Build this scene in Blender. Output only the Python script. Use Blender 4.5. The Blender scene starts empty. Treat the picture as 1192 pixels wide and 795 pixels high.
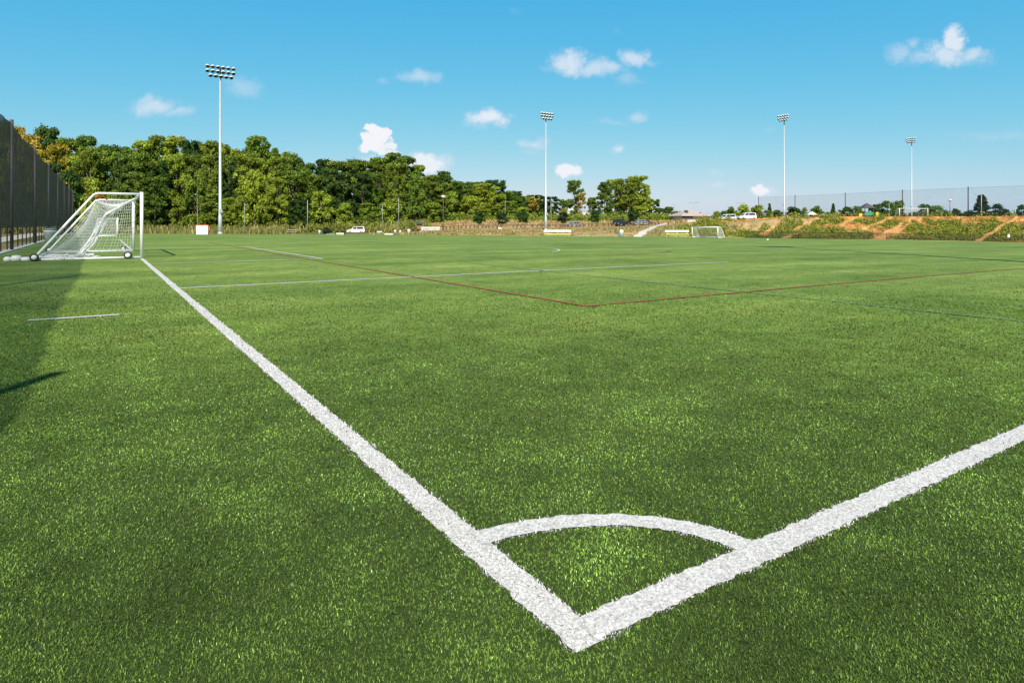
import bpy, math, random
import numpy as np
from mathutils import Vector, Matrix
random.seed(7); rng = np.random.default_rng(11)
PI = math.pi; R = math.radians
S = bpy.context.scene; COL = S.collection
FX, CX, HV, CH = 735.0, 596.0, 261.5, 1.28      # focal length in px of a 1192 px wide frame, centre, horizon row, eye height

# ------------------------------------------------------------------ helpers
class MB:
    def __init__(s): s.v = []; s.f = []
    def add(s, vs, fs):
        n = len(s.v); s.v += [tuple(p) for p in vs]; s.f += [tuple(i+n for i in f) for f in fs]; return s
    def box(s, c, d, rot=0.0, tilt=None):
        x, y, z = d[0]/2, d[1]/2, d[2]/2
        M = Matrix.Rotation(rot, 3, 'Z')
        if tilt: M = M @ Matrix.Rotation(tilt, 3, 'X')
        vs = [Vector(c)+M@Vector((sx*x, sy*y, sz*z)) for sz in (-1, 1) for sx, sy in ((-1,-1),(1,-1),(1,1),(-1,1))]
        return s.add(vs, [(3,2,1,0),(4,5,6,7),(0,1,5,4),(1,2,6,5),(2,3,7,6),(3,0,4,7)])
    def tube(s, pts, r, n=8, cap=True):
        pts = [Vector(p) for p in pts]
        rs = r if isinstance(r, (list, tuple)) else [r]*len(pts)
        vs = []; up = None
        for i, p in enumerate(pts):
            d = (pts[min(i+1, len(pts)-1)]-pts[max(i-1, 0)]).normalized()
            if up is None: up = d.orthogonal().normalized()
            a = (up-d*up.dot(d)); a = a.normalized() if a.length > 1e-6 else d.orthogonal().normalized()
            up = a; b = d.cross(a)
            vs += [p+(a*math.cos(2*PI*k/n)+b*math.sin(2*PI*k/n))*rs[i] for k in range(n)]
        fs = []
        for i in range(len(pts)-1):
            for k in range(n):
                k2 = (k+1) % n; fs.append((i*n+k, i*n+k2, (i+1)*n+k2, (i+1)*n+k))
        if cap: fs += [tuple(range(n-1, -1, -1)), tuple(range((len(pts)-1)*n, len(pts)*n))]
        return s.add(vs, fs)
    def lathe(s, prof, n=16, M=None):
        M = M or Matrix.Identity(4); vs = []; fs = []
        for r, z in prof: vs += [M@Vector((r*math.cos(2*PI*k/n), r*math.sin(2*PI*k/n), z)) for k in range(n)]
        for i in range(len(prof)-1):
            for k in range(n):
                k2 = (k+1) % n; fs.append((i*n+k, i*n+k2, (i+1)*n+k2, (i+1)*n+k))
        fs += [tuple(range(n-1, -1, -1)), tuple(range((len(prof)-1)*n, len(prof)*n))]
        return s.add(vs, fs)
    def prism(s, poly, y0, y1, sc=1.0):            # polygon in xz extruded along y
        n = len(poly); vs = [(x, y0, z) for x, z in poly]+[(x, y1, z) for x, z in poly]
        fs = [tuple(range(n)), tuple(range(2*n-1, n-1, -1))]+[(i, i+n, (i+1) % n+n, (i+1) % n) for i in range(n)]
        return s.add(vs, fs)
    def build(s, name, mat, parent=None, smooth=False, loc=None):
        me = bpy.data.meshes.new(name); me.from_pydata(s.v, [], s.f); me.update()
        if smooth:
            for p in me.polygons: p.use_smooth = True
        if mat: me.materials.append(mat)
        o = bpy.data.objects.new(name, me); COL.objects.link(o)
        if parent: o.parent = parent
        if loc: o.location = loc
        return o
def tag(o, label=None, cat=None, group=None, kind=None):
    if label: o['label'] = label
    if cat: o['category'] = cat
    if group: o['group'] = group
    if kind: o['kind'] = kind
    return o
def thing(name, label, cat, loc=(0,0,0), rz=0.0, group=None):
    o = bpy.data.objects.new(name, None); COL.objects.link(o)
    o.location = loc; o.rotation_euler = (0, 0, rz); o.empty_display_size = .3
    return tag(o, label, cat, group)
def copy_tree(o, parent=None):
    c = o.copy(); COL.objects.link(c)
    if parent: c.parent = parent
    for ch in list(o.children): copy_tree(ch, c)
    return c
def dup(o, label, loc, rz=None, sc=None, group=None):
    c = copy_tree(o); c['label'] = label; c.location = loc
    if rz is not None: c.rotation_euler = (0, 0, rz)
    if sc is not None: c.scale = sc if isinstance(sc, (tuple, list)) else (sc, sc, sc)
    if group: c['group'] = group
    return c
def np_mesh(name, V, loops, starts, totals, mat, col=None, smooth=False):
    me = bpy.data.meshes.new(name)
    me.vertices.add(len(V)); me.vertices.foreach_set('co', V.astype(np.float32).ravel())
    me.loops.add(len(loops)); me.loops.foreach_set('vertex_index', loops.astype(np.int32).ravel())
    me.polygons.add(len(starts)); me.polygons.foreach_set('loop_start', starts.astype(np.int32))
    me.polygons.foreach_set('loop_total', totals.astype(np.int32))
    if smooth: me.polygons.foreach_set('use_smooth', np.ones(len(starts), dtype=bool))
    if col is not None:
        at = me.color_attributes.new('tint', 'FLOAT_COLOR', 'POINT')
        at.data.foreach_set('color', col.astype(np.float32).ravel())
    me.update(calc_edges=True); me.validate()
    if mat: me.materials.append(mat)
    return me
def grid_faces(nr, nc):
    i = np.arange(nr-1)[:, None]*nc+np.arange(nc-1)[None, :]; i = i.ravel()
    return np.stack([i, i+1, i+nc+1, i+nc], 1)
def grid_obj(name, V, nr, nc, mat, col=None, smooth=True):
    F = grid_faces(nr, nc); n = len(F)
    me = np_mesh(name, V.reshape(-1, 3), F.ravel(), np.arange(n)*4, np.full(n, 4), mat, col, smooth)
    o = bpy.data.objects.new(name, me); COL.objects.link(o); return o
def quads_mesh(name, C, U, W, mat, col):
    """n leaf quads, centres C, half vectors U, W"""
    n = len(C); V = np.stack([C-U-W, C+U-W*.6, C+U+W, C-U*.6+W], 1).reshape(-1, 3)
    return np_mesh(name, V, np.arange(4*n), np.arange(n)*4, np.full(n, 4), mat, np.repeat(col, 4, axis=0))
_lat = np.random.default_rng(3).random((8, 256, 256))
def vnoise(x, y, sc, k=0):
    x = np.asarray(x, float)/sc+37.3*k; y = np.asarray(y, float)/sc+11.7*k
    xi = np.floor(x).astype(int); yi = np.floor(y).astype(int); fx = x-xi; fy = y-yi
    fx = fx*fx*(3-2*fx); fy = fy*fy*(3-2*fy); L = _lat[k % 8]
    g = lambda a, b: L[a % 256, b % 256]
    return (g(xi, yi)*(1-fx)+g(xi+1, yi)*fx)*(1-fy)+(g(xi, yi+1)*(1-fx)+g(xi+1, yi+1)*fx)*fy
def fbm(x, y, sc, k=0, o=4):
    t = 0; a = .5; s = 0
    for i in range(o): t = t+a*vnoise(x, y, sc/2**i, k+i); s += a; a *= .5
    return t/s

# ------------------------------------------------------------------ terrain
TH = math.atan(477/735.); sT, cT = math.sin(TH), math.cos(TH)
A = (-sT, cT); B = (cT, sT)
C0 = ((672.6-CX)/(738.3-HV)*CH, CH*FX/(738.3-HV))
def ab(X, Y): dx, dy = X-C0[0], Y-C0[1]; return dx*A[0]+dy*A[1], dx*B[0]+dy*B[1]
def F(a, b, dz=0.0):
    X, Y = C0[0]+a*A[0]+b*B[0], C0[1]+a*A[1]+b*B[1]; return Vector((X, Y, float(field_z(X, Y))+dz))
def field_z(X, Y):
    b = (np.asarray(X)-C0[0])*B[0]+(np.asarray(Y)-C0[1])*B[1]
    t = np.clip(b-20, -200, 400); return -.0161*(4*np.logaddexp(0, t/4))
def gp(u, v):
    Y = CH*FX/(v-HV)
    for _ in range(60): Y = .5*Y+.5*FX*(CH-float(field_z((u-CX)/FX*Y, Y)))/(v-HV)
    return Y
EU = np.array([-400, 100, 170, 300, 400, 520, 640, 780, 850, 1000, 1100, 1190, 1400, 1900])
EV = np.array([272, 272, 272.2, 272.7, 273.3, 273.8, 275, 276, 276.7, 279, 280.5, 282, 285.5, 292])
EY = np.array([gp(u, v) for u, v in zip(EU, EV)])
FL0 = 4.44                                       # fence line  X = -FL0 - tan*Y
TT = sT/cT
def edge_y(u):
    u = np.asarray(u, float); e = np.interp(u, EU, EY); t = (u-CX)/FX
    den = np.where(-t-TT > 1e-3, -t-TT, 1e-3); return np.minimum(e, np.where(-t-TT > 1e-3, FL0/den, 1e9))
# profiles beyond the turf: per column u, list of (Y, z)
PU = [-400, 300, 450, 540, 680, 770, 830, 900, 1190, 1900]
PR = [[(120,-.55),(170,-1.0),(185,-1.0),(200,-.9),(400,-.9)],
      [(120,-.55),(170,-1.0),(185,-1.0),(200,-.9),(400,-.9)],
      [(120,-.35),(160,-.85),(180,-1.0),(200,-.2),(400,.0)],
      [(112,.05),(150,.22),(175,.3),(190,2.0),(400,2.1)],
      [(125,.17),(150,.57),(180,.67),(195,1.8),(400,2.0)],
      [(126,-.5),(150,.77),(180,1.4),(195,1.9),(400,2.2)],
      [(130,-1.3),(142,1.5),(180,2.1),(200,2.3),(400,2.6)],
      [(134,-1.5),(139,2.6),(170,3.2),(200,3.25),(400,3.3)],
      [(134,-1.6),(139,2.85),(170,3.35),(200,3.4),(400,3.4)],
      [(122,-1.6),(127,2.85),(170,3.35),(200,3.4),(400,3.4)]]
YG = np.concatenate([np.arange(60, 260, 1.0), [300, 400]])
def _prof(i):
    u = PU[i]; e = float(np.interp(u, EU, EY)); Xe = (u-CX)/FX*e
    pts = [(e, float(field_z(Xe, e))), (e+1.5, float(field_z(Xe, e+1.5)))]+[p for p in PR[i] if p[0] > e+2]
    return np.interp(YG, [p[0] for p in pts], [p[1] for p in pts])
PT = np.stack([_prof(i) for i in range(len(PU))])
def ground_z(X, Y):
    X = np.asarray(X, float); Y = np.asarray(Y, float)
    Ys = np.maximum(Y, 1.0); u = np.clip(X/Ys*FX+CX, -399, 1899)
    e = np.interp(u, EU, EY); yi = np.clip(Y, 60, 399.9)
    j = np.clip(np.searchsorted(YG, yi, side='right')-1, 0, len(YG)-2); fy = (yi-YG[j])/(YG[j+1]-YG[j])
    i = np.clip(np.searchsorted(PU, u, side='right')-1, 0, len(PU)-2); pu = np.array(PU, float); fu = (u-pu[i])/(pu[i+1]-pu[i])
    z = (PT[i, j]*(1-fy)+PT[i, j+1]*fy)*(1-fu)+(PT[i+1, j]*(1-fy)+PT[i+1, j+1]*fy)*fu
    base = field_z(X, np.minimum(Y, e))
    return np.where((Y > e) & (Y > 60), z, base)-.05
def at(u, Y, dz=0.0):                            # ground point in column u at distance Y
    X = (u-CX)/FX*Y; return Vector((X, Y, float(ground_z(X, Y))+.04+dz))
def zv(v, Y): return CH+(HV-v)/FX*Y              # height seen at row v at distance Y

# ------------------------------------------------------------------ materials
def new_mat(name):
    m = bpy.data.materials.new(name); m.use_nodes = True; nt = m.node_tree; nt.nodes.clear()
    out = nt.nodes.new('ShaderNodeOutputMaterial'); bs = nt.nodes.new('ShaderNodeBsdfPrincipled')
    nt.links.new(bs.outputs[0], out.inputs[0]); return m, nt, bs, out
def N(nt, t, **k):
    n = nt.nodes.new(t)
    for a, b in k.items(): setattr(n, a, b)
    return n
def paint(name, c, rough=.5, metal=0, var=.12, scale=8, bump=0.0):
    m, nt, bs, out = new_mat(name)
    tc = N(nt, 'ShaderNodeTexCoord'); no = N(nt, 'ShaderNodeTexNoise'); no.inputs['Scale'].default_value = scale; no.inputs['Detail'].default_value = 5
    nt.links.new(tc.outputs['Object'], no.inputs['Vector'])
    rp = N(nt, 'ShaderNodeValToRGB'); e = rp.color_ramp.elements
    e[0].position = .3; e[1].position = .7
    e[0].color = (*[x*(1-var) for x in c], 1); e[1].color = (*[min(1, x*(1+var)) for x in c], 1)
    nt.links.new(no.outputs[0], rp.inputs[0]); nt.links.new(rp.outputs[0], bs.inputs['Base Color'])
    bs.inputs['Roughness'].default_value = rough; bs.inputs['Metallic'].default_value = metal
    if bump:
        b = N(nt, 'ShaderNodeBump'); b.inputs['Strength'].default_value = bump; b.inputs['Distance'].default_value = .02
        nt.links.new(no.outputs[0], b.inputs['Height']); nt.links.new(b.outputs[0], bs.inputs['Normal'])
    return m
def leaf_mat(name, c, hue=.04, trans=.3):
    m, nt, bs, out = new_mat(name)
    at_ = N(nt, 'ShaderNodeAttribute', attribute_name='tint'); oi = N(nt, 'ShaderNodeObjectInfo')
    mul = N(nt, 'ShaderNodeMix', data_type='RGBA', blend_type='MULTIPLY'); mul.inputs[0].default_value = 1
    mul.inputs[6].default_value = (*c, 1); nt.links.new(at_.outputs['Color'], mul.inputs[7])
    hs = N(nt, 'ShaderNodeHueSaturation')
    mr = N(nt, 'ShaderNodeMapRange'); mr.inputs[3].default_value = .5-hue; mr.inputs[4].default_value = .5+hue
    mv = N(nt, 'ShaderNodeMapRange'); mv.inputs[3].default_value = 1.25; mv.inputs[4].default_value = .8
    nt.links.new(oi.outputs['Random'], mr.inputs[0]); nt.links.new(oi.outputs['Random'], mv.inputs[0])
    nt.links.new(mr.outputs[0], hs.inputs['Hue']); nt.links.new(mv.outputs[0], hs.inputs['Value'])
    nt.links.new(mul.outputs[2], hs.inputs['Color'])
    nt.links.new(hs.outputs[0], bs.inputs['Base Color']); bs.inputs['Roughness'].default_value = .6
    bs.inputs['Specular IOR Level'].default_value = .25
    tr = N(nt, 'ShaderNodeBsdfTranslucent'); nt.links.new(hs.outputs[0], tr.inputs[0])
    mx = N(nt, 'ShaderNodeMixShader'); mx.inputs[0].default_value = trans
    nt.links.new(bs.outputs[0], mx.inputs[1]); nt.links.new(tr.outputs[0], mx.inputs[2]); nt.links.new(mx.outputs[0], out.inputs[0])
    return m
def tint_mat(name, rough=.6, spec=.3, trans=0.0):
    m, nt, bs, out = new_mat(name)
    a = N(nt, 'ShaderNodeAttribute', attribute_name='tint'); nt.links.new(a.outputs['Color'], bs.inputs['Base Color'])
    bs.inputs['Roughness'].default_value = rough; bs.inputs['Specular IOR Level'].default_value = spec
    if trans:
        tr = N(nt, 'ShaderNodeBsdfTranslucent'); nt.links.new(a.outputs['Color'], tr.inputs[0])
        mx = N(nt, 'ShaderNodeMixShader'); mx.inputs[0].default_value = trans
        nt.links.new(bs.outputs[0], mx.inputs[1]); nt.links.new(tr.outputs[0], mx.inputs[2]); nt.links.new(mx.outputs[0], out.inputs[0])
    return m
def see_through(name, c, alpha, rough=.8, trans=.0):
    m, nt, bs, out = new_mat(name); bs.inputs['Base Color'].default_value = (*c, 1); bs.inputs['Roughness'].default_value = rough
    bs.inputs['Specular IOR Level'].default_value = .2
    tc = N(nt, 'ShaderNodeTexCoord'); no = N(nt, 'ShaderNodeTexNoise'); no.inputs['Scale'].default_value = .8; no.inputs['Detail'].default_value = 3
    nt.links.new(tc.outputs['Object'], no.inputs['Vector'])
    mr = N(nt, 'ShaderNodeMapRange'); mr.inputs[3].default_value = max(0, alpha-.06); mr.inputs[4].default_value = min(1, alpha+.06)
    nt.links.new(no.outputs[0], mr.inputs[0])
    sh = bs
    if trans:
        tr = N(nt, 'ShaderNodeBsdfTranslucent'); tr.inputs[0].default_value = (*c, 1)
        m0 = N(nt, 'ShaderNodeMixShader'); m0.inputs[0].default_value = trans
        nt.links.new(bs.outputs[0], m0.inputs[1]); nt.links.new(tr.outputs[0], m0.inputs[2]); sh = m0
    tp = N(nt, 'ShaderNodeBsdfTransparent'); mx = N(nt, 'ShaderNodeMixShader')
    nt.links.new(mr.outputs[0], mx.inputs[0]); nt.links.new(tp.outputs[0], mx.inputs[1]); nt.links.new(sh.outputs[0], mx.inputs[2])
    nt.links.new(mx.outputs[0], out.inputs[0]); return m

def turf_mat():
    m, nt, bs, out = new_mat('turf_surface')
    g = N(nt, 'ShaderNodeNewGeometry'); L = nt.links
    def noise(sc, det, vec=None, rough=.6):
        n = N(nt, 'ShaderNodeTexNoise'); n.inputs['Scale'].default_value = sc; n.inputs['Detail'].default_value = det; n.inputs['Roughness'].default_value = rough
        L.new(vec or g.outputs['Position'], n.inputs['Vector']); return n.outputs[0]
    rot = N(nt, 'ShaderNodeVectorRotate', rotation_type='Z_AXIS'); rot.inputs['Angle'].default_value = -TH
    L.new(g.outputs['Position'], rot.inputs['Vector'])
    st = N(nt, 'ShaderNodeVectorMath', operation='MULTIPLY'); st.inputs[1].default_value = (.12, 1, 1); L.new(rot.outputs[0], st.inputs[0])
    big = noise(.35, 4); mid = noise(2.2, 5); fine = noise(38, 6, rough=.8); stripe = noise(.45, 3, st.outputs[0])
    def ma(op, a, b):
        n = N(nt, 'ShaderNodeMath', operation=op)
        for i, x in enumerate((a, b)):
            if isinstance(x, (int, float)): n.inputs[i].default_value = x
            else: L.new(x, n.inputs[i])
        return n.outputs[0]
    t = ma('ADD', ma('ADD', ma('MULTIPLY', big, .8), ma('MULTIPLY', mid, .7)), ma('ADD', ma('MULTIPLY', fine, .55), ma('MULTIPLY', stripe, .95)))
    t = ma('MULTIPLY', ma('SUBTRACT', t, 1.17), 1.25)
    rp = N(nt, 'ShaderNodeValToRGB'); L.new(t, rp.inputs[0]); e = rp.color_ramp.elements
    e[0].position = .08; e[0].color = (*TURF_D, 1); e[1].position = .85; e[1].color = (*TURF_L, 1)
    el = rp.color_ramp.elements.new(.47); el.color = (*TURF_M, 1)
    ln_ = N(nt, 'ShaderNodeVectorMath', operation='LENGTH'); L.new(g.outputs['Position'], ln_.inputs[0])   # dark rubber infill plus painted shade in the gaps between modelled blades
    mr = N(nt, 'ShaderNodeMapRange', interpolation_type='SMOOTHSTEP'); mr.inputs[1].default_value = 2; mr.inputs[2].default_value = 10; L.new(ln_.outputs['Value'], mr.inputs[0])
    mx = N(nt, 'ShaderNodeMix', data_type='RGBA'); mx.inputs[6].default_value = (.030, .055, .008, 1); L.new(mr.outputs[0], mx.inputs[0]); L.new(rp.outputs[0], mx.inputs[7])
    L.new(mx.outputs[2], bs.inputs['Base Color'])
    bs.inputs['Roughness'].default_value = .75; bs.inputs['Specular IOR Level'].default_value = .15
    bs.inputs['Sheen Weight'].default_value = .06; bs.inputs['Sheen Roughness'].default_value = .6; bs.inputs['Sheen Tint'].default_value = (.75, 1, .45, 1)
    b = N(nt, 'ShaderNodeBump'); b.inputs['Strength'].default_value = .6; b.inputs['Distance'].default_value = .02
    L.new(fine, b.inputs['Height']); L.new(b.outputs[0], bs.inputs['Normal'])
    return m
TURF_D = (.080, .135, .012); TURF_M = (.170, .238, .036); TURF_L = (.30, .355, .072)

def ground_mat():
    m, nt, bs, out = new_mat('rough_ground'); L = nt.links
    a = N(nt, 'ShaderNodeAttribute', attribute_name='tint'); g = N(nt, 'ShaderNodeNewGeometry')
    n1 = N(nt, 'ShaderNodeTexNoise'); n1.inputs['Scale'].default_value = .9; n1.inputs['Detail'].default_value = 8; n1.inputs['Roughness'].default_value = .7
    n2 = N(nt, 'ShaderNodeTexNoise'); n2.inputs['Scale'].default_value = .22; n2.inputs['Detail'].default_value = 4
    L.new(g.outputs['Position'], n1.inputs[0]); L.new(g.outputs['Position'], n2.inputs[0])
    rp = N(nt, 'ShaderNodeValToRGB'); e = rp.color_ramp.elements; e[0].position = .32; e[0].color = (.5, .52, .45, 1); e[1].position = .68; e[1].color = (1.35, 1.25, 1.15, 1)
    L.new(n1.outputs[0], rp.inputs[0])
    mx = N(nt, 'ShaderNodeMix', data_type='RGBA', blend_type='MULTIPLY'); mx.inputs[0].default_value = 1
    L.new(a.outputs['Color'], mx.inputs[6]); L.new(rp.outputs[0], mx.inputs[7])
    L.new(mx.outputs[2], bs.inputs['Base Color']); bs.inputs['Roughness'].default_value = .95; bs.inputs['Specular IOR Level'].default_value = .1
    b = N(nt, 'ShaderNodeBump'); b.inputs['Strength'].default_value = .7; b.inputs['Distance'].default_value = .15
    L.new(n1.outputs[0], b.inputs['Height']); L.new(b.outputs[0], bs.inputs['Normal']); return m

M = dict(
 white=paint('white_paint', (.8,.8,.78), .4, 0, .04), line=paint('line_fibre', (.58,.56,.54), .7, 0, .4, 90), redline=paint('red_fibre', (.30,.10,.04), .8, 0, .25, 30),
 blueline=paint('blue_fibre', (.11,.20,.10), .8, 0, .25, 30), galv=paint('galvanised_steel', (.47,.49,.50), .5, .25, .08, 3), dark=paint('dark_steel', (.035,.036,.038), .6, .2, .2),
 black=paint('black_plastic', (.015,.015,.016), .5, 0, .2), tyre=paint('tyre_rubber', (.02,.02,.02), .8), orange=paint('orange_strap', (.75,.12,.02), .6), net=paint('white_cord', (.8,.8,.78), .8, 0, .05),
 yellow=paint('yellow_green_paint', (.5,.54,.08), .5, 0, .1), fpost=paint('dark_grey_steel', (.065,.065,.065), .6, .1, .15, 3), post=paint('dull_steel', (.33,.34,.33), .6, .2, .1, 3), concrete=paint('concrete', (.58,.53,.45), .9, 0, .15, 4, .3), kerb=paint('pale_kerb', (.45,.44,.42), .9, 0, .15, 3),
 bark=paint('bark', (.16,.12,.085), .9, 0, .35, 5, .6), palebark=paint('pale_bark', (.36,.31,.25), .9, 0, .3, 4, .5), wood=paint('weathered_wood', (.12,.075,.045), .85, 0, .3, 4), rednwood=paint('red_wood', (.28,.13,.09), .8, 0, .2, 4),
 roof=paint('pale_roof_shingle', (.42,.36,.32), .85, 0, .12, 3), roofd=paint('dark_roof', (.07,.07,.075), .8, 0, .2, 3), wall=paint('cream_wall', (.62,.55,.44), .9, 0, .06, 2), walld=paint('brick_wall', (.33,.2,.14), .9, 0, .2, 6),
 bwhite=paint('white_cladding', (.75,.73,.68), .7, 0, .05, 1), glass=paint('dark_glass', (.03,.035,.04), .1, 0, .2), carwhite=paint('white_car_paint', (.78,.79,.8), .25, 0, .03), carblack=paint('black_car_paint', (.02,.021,.025), .2, 0, .1),
 carsilver=paint('silver_car_paint', (.45,.47,.5), .3, .5, .05), carblue=paint('grey_blue_car_paint', (.12,.13,.2), .3, .3, .05), chrome=paint('rim_metal', (.55,.55,.56), .3, .8, .05), lamp=paint('clear_lamp', (.7,.7,.68), .2, 0, .05), rear=paint('red_lamp', (.4,.02,.02), .3),
 greenp=paint('green_plastic', (.03,.3,.12), .5), yellp=paint('yellow_plastic', (.75,.5,.03), .5), grey=paint('grey_plastic', (.25,.26,.27), .6), bin=paint('pale_grey_plastic', (.55,.6,.6), .6),
 asphalt=paint('asphalt', (.06,.06,.062), .9, 0, .2, 3))
M['screen'] = see_through('dark_mesh_screen', (.062,.057,.043), .80, .9, .25)
def facing_mesh(m, a):          # woven mesh covers more the flatter it is seen or lit: 1-(1-a)^(1/cos)
    nt = m.node_tree; g = N(nt, 'ShaderNodeNewGeometry'); d = N(nt, 'ShaderNodeVectorMath', operation='DOT_PRODUCT')
    nt.links.new(g.outputs['Normal'], d.inputs[0]); nt.links.new(g.outputs['Incoming'], d.inputs[1])
    def f(op, x, y=None):
        n = N(nt, 'ShaderNodeMath', operation=op)
        for i, q in enumerate((x, y)):
            if q is None: continue
            if isinstance(q, (int, float)): n.inputs[i].default_value = q
            else: nt.links.new(q, n.inputs[i])
        return n.outputs[0]
    no = [n for n in nt.nodes if n.type == 'TEX_NOISE'][0]; n2 = N(nt, 'ShaderNodeTexNoise'); n2.inputs['Scale'].default_value = 3.5; n2.inputs['Detail'].default_value = 6
    nt.links.new(no.inputs['Vector'].links[0].from_socket, n2.inputs['Vector']); rp = N(nt, 'ShaderNodeValToRGB'); e = rp.color_ramp.elements; e[0].position = .36; e[0].color = (.035, .033, .024, 1); e[1].position = .7; e[1].color = (.13, .12, .075, 1)
    nt.links.new(n2.outputs[0], rp.inputs[0])
    for n in nt.nodes:
        if n.type == 'BSDF_PRINCIPLED': nt.links.new(rp.outputs[0], n.inputs['Base Color'])
    c = f('MAXIMUM', f('ABSOLUTE', d.outputs['Value']), .03); r = f('SUBTRACT', 1.0, f('POWER', 1-a, f('DIVIDE', 1.0, c)))
    for n in nt.nodes:
        if n.type == 'MIX_SHADER' and n.inputs[1].links and n.inputs[1].links[0].from_node.type == 'BSDF_TRANSPARENT': nt.links.new(r, n.inputs[0])
facing_mesh(M['screen'], .26)
M['chain'] = see_through('black_chain_link', (.02,.02,.02), .36)
M['sportnet'] = see_through('grey_sports_netting', (.07,.085,.10), .13)
M['turf'] = turf_mat(); M['ground'] = ground_mat(); M['blade'] = tint_mat('turf_fibre', .5, .14, .22)
M['weed'] = tint_mat('weed_leaf', .7, .2, .25)
LEAF = dict(dark=leaf_mat('leaf_dark_green', (.052,.108,.017), .02), mid=leaf_mat('leaf_mid_green', (.135,.205,.022), .022), light=leaf_mat('leaf_light_green', (.26,.335,.032), .022),
            yellow=leaf_mat('leaf_yellow', (.34,.30,.03), .03), orange=leaf_mat('leaf_orange', (.36,.29,.05), .006), ever=leaf_mat('needle_dark_green', (.028,.06,.018), .015))

# ------------------------------------------------------------------ ground + turf
xs = np.concatenate([np.arange(-2400, -160, 160), np.arange(-160, 230, 1.6), np.arange(230, 2600, 160)])
ys = np.concatenate([np.arange(-80, 56, 8), np.arange(56, 250, 1.6), np.arange(250, 700, 30), np.arange(700, 5200, 400)])
GX, GY = np.meshgrid(xs, ys); GZ = ground_z(GX, GY)
GZ = GZ+np.where(GY > 260, 0, (fbm(GX, GY, 7, 1)-.5)*.25*np.clip((GY-np.interp(np.clip(GX/np.maximum(GY,1)*FX+CX, -400, 1900), EU, EY)-3)/10, 0, 1))
U_ = GX/np.maximum(GY, 1)*FX+CX; E_ = edge_y(U_)
n_ = fbm(GX, GY, 9, 2); n2_ = fbm(GX, GY, 2.6, 4)
green = np.array([.09, .13, .03]); tan = np.array([.46, .31, .17]); dirt = np.array([.50, .27, .12]); straw = np.array([.40, .33, .16])
w = np.clip((n_-.42)*8, 0, 1)[..., None]
left = green*(1-w)+straw*w*.7
wd = np.clip((n2_-.40)*7, 0, 1)[..., None]
mid = (tan*wd+straw*(1-wd)*.75)
fu = np.clip((U_-440)/70, 0, 1)[..., None]
colr = left*(1-fu)+mid*fu
near_edge = (np.clip(1-(GY-E_)/6, 0, 1)*(U_ > 100))[..., None]
colr = colr*(1-near_edge)+(straw*1.1)*near_edge
gs = (np.clip(1-abs(U_-765)/45, 0, 1)*np.clip(1-(GY-E_)/50, 0, 1))[..., None]*.8
colr = colr*(1-gs)+np.array([.16, .2, .06])*gs
far = (np.clip((GY-260)/40, 0, 1))[..., None]; colr = colr*(1-far)+green*far
col = np.concatenate([colr, np.ones(colr.shape[:2]+(1,))], 2).reshape(-1, 4)
o = grid_obj('ground', np.stack([GX, GY, GZ], 2), len(ys), len(xs), M['ground'], col); tag(o, kind='structure')

ts = np.concatenate([np.linspace(-8, -1.2, 30), np.linspace(-1.19, 1.4, 260), np.linspace(1.45, 8, 30)])
rr = np.linspace(0, 1, 120)**2.2
us = ts*FX+CX; ee = edge_y(us)
Yt = .6+(ee[None, :]-.6)*rr[:, None]; Xt = ts[None, :]*Yt
o = grid_obj('turf', np.stack([Xt, Yt, field_z(Xt, Yt)], 2), len(rr), len(ts), M['turf']); tag(o, kind='structure')
bx = np.linspace(-30, 60, 10)
v2 = MB(); 
v2.add([(-4.8,.6,0),(4.8,.6,0),(14,-9,0),(14,-30,0),(-4.8,-30,0)], [(4,3,2,1,0)])
o = v2.build('turf', M['turf']); tag(o, kind='structure')

# ------------------------------------------------------------------ field markings
LINES = []      # (kind, [(a,b)...], width)
def arc(ca, cb, r, a0, a1, n=40, rb=None): return [(ca+r*math.sin(t), cb+(rb or r)*math.cos(t)) for t in np.linspace(a0, a1, n)]
corner = []
# quarter circle between the two lines, through the two points where it meets them in the photo
Ya = CH*FX/(630-HV); pa = ab((550-CX)/FX*Ya, Ya); Yb = CH*FX/(642.5-HV); pb = ab((881-CX)/FX*Yb, Yb)
ra, rb = pa[0], pb[1]
corner = [(ra*math.sin(t), rb*math.cos(t)) for t in np.linspace(.03, PI/2-.03, 50)]
LINES.append(('white', [(a, 0) for a in np.linspace(-.066, 25.9, 60)], .132, 'goal_line'))
LINES.append(('white', [(a, 0) for a in np.linspace(33.3, 62, 30)], .12, 'goal_line'))
LINES.append(('white', [(0, b) for b in np.linspace(.03, 100, 200)], .132, 'touch_line'))
LINES.append(('white', corner, .118, 'corner_arc'))
LINES.append(('white', [(12.7, b) for b in np.linspace(.06, 16.9, 40)], .13, 'penalty_area_line'))
LINES.append(('white', [(46, b) for b in np.linspace(16.9, .06, 30)], .10, 'penalty_area_line'))
LINES.append(('white', [(22.0, b) for b in np.linspace(.06, 5.6, 14)]+[(a, 5.65) for a in np.linspace(22.05, 37.3, 24)]+[(37.3, b) for b in np.linspace(5.6, .06, 14)], .13, 'goal_area_line'))
gc = 29.66
LINES.append(('white', arc(gc, 11.0, 9.15, -PI/2+.64+PI/2-PI/2, PI/2-.64, 50), .10, 'penalty_arc'))
LINES.append(('white', [(a, 45) for a in np.linspace(0, 60, 60)], .10, 'halfway_line'))
def pab(u, v): Y = gp(u, v); return ab((u-CX)/FX*Y, Y)
d0, d1 = pab(32, 374), pab(139, 367); LINES.append(('white', [d0, d1], .12, 'hash_mark'))
r0 = pab(683, 357)
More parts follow.
